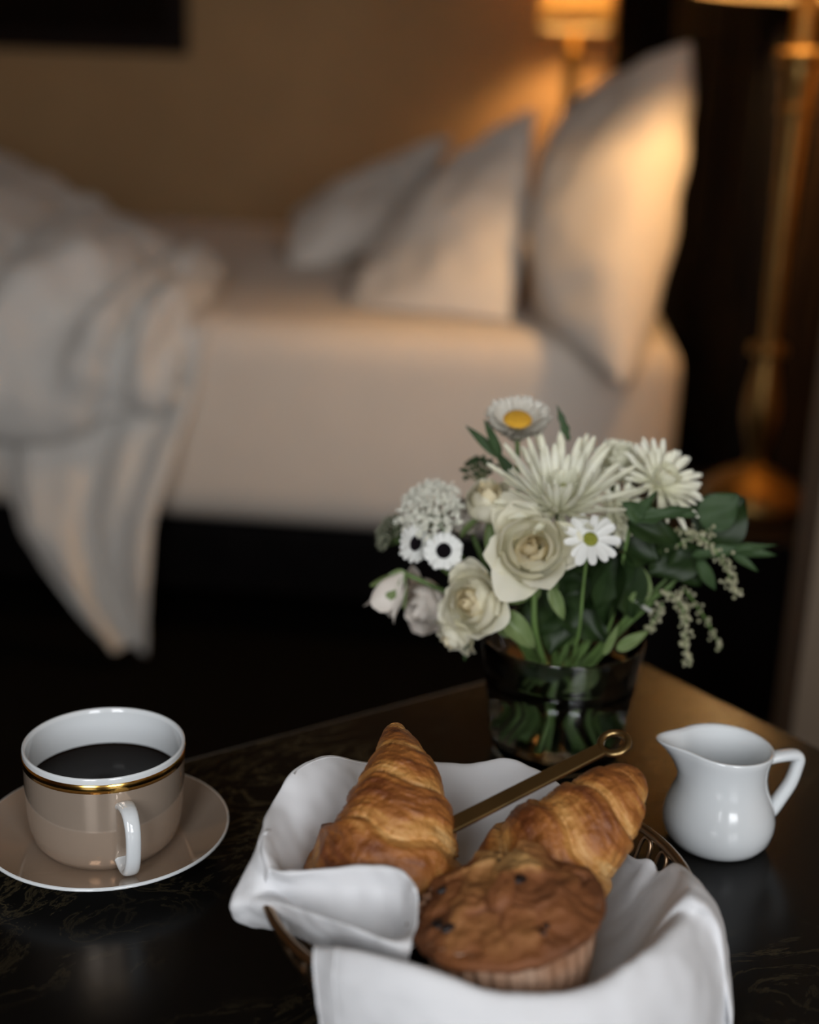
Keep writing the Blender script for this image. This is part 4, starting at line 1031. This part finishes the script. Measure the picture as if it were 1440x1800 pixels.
foliage('leafy_collar_branch', 'dark leafy branch spreading over the vase rim on the near side', (-0.0044, -0.0080, 0.1097), [
    ((-0.0047, -0.0100, 0.1104), (-0.0354, -0.0340, 0.0967), .036, 'leaf', dict(nrm=(-.2, -1, .5))),
    ((-0.0047, -0.0100, 0.1104), (-0.0111, -0.0380, 0.0856), .038, 'leaf', dict(nrm=(0, -1, .2), bend=.6)),
    ((-0.0029, -0.0100, 0.1125), (0.0254, -0.0340, 0.0941), .038, 'leaf', dict(nrm=(.2, -1, .3), bend=.5)),
    ((-0.0047, -0.0080, 0.1137), (-0.0385, -0.0240, 0.1300), .034, 'leaf', dict(nrm=(0, -1, .3))),
    ((-0.0031, -0.0080, 0.1177), (0.0255, -0.0260, 0.1295), .036, 'leaf', dict(nrm=(0, -1, .3))),
    ((-0.0050, -0.0080, 0.1177), (-0.0081, -0.0180, 0.1486), .034, 'leaf', dict(nrm=(0, -1, .3)))])
foliage('leafy_collar_branch', 'dark leafy branch spreading over the vase rim on the bed side', (0.0110, 0.0160, 0.1135), [
    ((0.0110, 0.0160, 0.1135), (0.0441, 0.0200, 0.0927), .040, 'leaf', dict(nrm=(0, -1, .2))),
    ((0.0110, 0.0160, 0.1135), (0.0494, 0.0200, 0.1218), .040, 'leaf', dict(nrm=(0, -1, .2))),
    ((0.0110, 0.0160, 0.1135), (-0.0229, 0.0200, 0.1065), .040, 'leaf', dict(nrm=(0, -1, .2))),
    ((0.0110, 0.0160, 0.1135), (-0.0364, 0.0140, 0.1326), .040, 'leaf', dict(nrm=(0, -1, .2))),
    ((0.0107, 0.0160, 0.1176), (0.0220, 0.0100, 0.1602), .044, 'leaf', dict(nrm=(0, -1, .2))),
    ((0.0107, 0.0160, 0.1176), (-0.0155, 0.0080, 0.1554), .044, 'leaf', dict(nrm=(0, -1, .2))),
    ((0.0031, 0.0120, 0.1106), (-0.0594, 0.0000, 0.1245), .036, 'leaf', dict(nrm=(0, -1, .2))),
    ((0.0031, 0.0120, 0.1106), (-0.0784, 0.0000, 0.1277), .030, 'leaf', dict(nrm=(0, -1, .3))),
    ((0.0172, 0.0120, 0.1274), (0.0596, 0.0080, 0.1584), .036, 'leaf', dict(nrm=(0, -1, .2)))])
pl = foliage('pale_leaf_sprig', 'sprig of pale green leaves leaning on the right of the vase rim', (0.0466, -0.0140, 0.1180), [
    ((0.0455, -0.0160, 0.1140), (0.0440, -0.0200, 0.1421), .017, 'leaf3', dict(nrm=(0, -1, .1), fold=.05, bend=.2, round_=True)),
    ((0.0314, -0.0340, 0.0888), (0.0503, -0.0380, 0.1047), .011, 'leaf3', dict(nrm=(0, -1, .5), bend=.2)),
    ((0.0229, -0.0360, 0.0861), (0.0300, -0.0400, 0.1085), .007, 'leaf3', dict(nrm=(0, -1, .2), bend=.2))])
wp = ray_petal('white', .014, .010, .15, .3, 5, 8, .1)
for a in (-.5, .7): obj('petal', wp, pl.root, Matrix.Translation(Vector((0.0428, -0.0160, 0.1154)) - Vector(pl.b)) @ Matrix.Rotation(a, 4, 'Y'))
foliage('submerged_leaf_stem', 'stem with leaves pressed under water inside the vase', (0.0072, -0.0040, 0.0843), [
    ((0.0272, -0.0180, 0.0492), (-0.0002, -0.0300, 0.0347), .020, 'leaf3', dict(nrm=(0, -1, .6), bend=.2)),
    ((-0.0217, -0.0140, 0.0482), (0.0365, -0.0160, 0.0557), .026, 'leaf', dict(nrm=(0, -1, .3), bend=.2)),
    ((0.0059, -0.0100, 0.0413), (-0.0371, -0.0180, 0.0465), .028, 'leaf', dict(nrm=(0, -1, .2), bend=.3)),
    ((0.0114, -0.0000, 0.0326), (0.0339, -0.0100, 0.0163), .018, 'leaf2', dict(nrm=(0, -1, .2), bend=.3))], None, .0022)
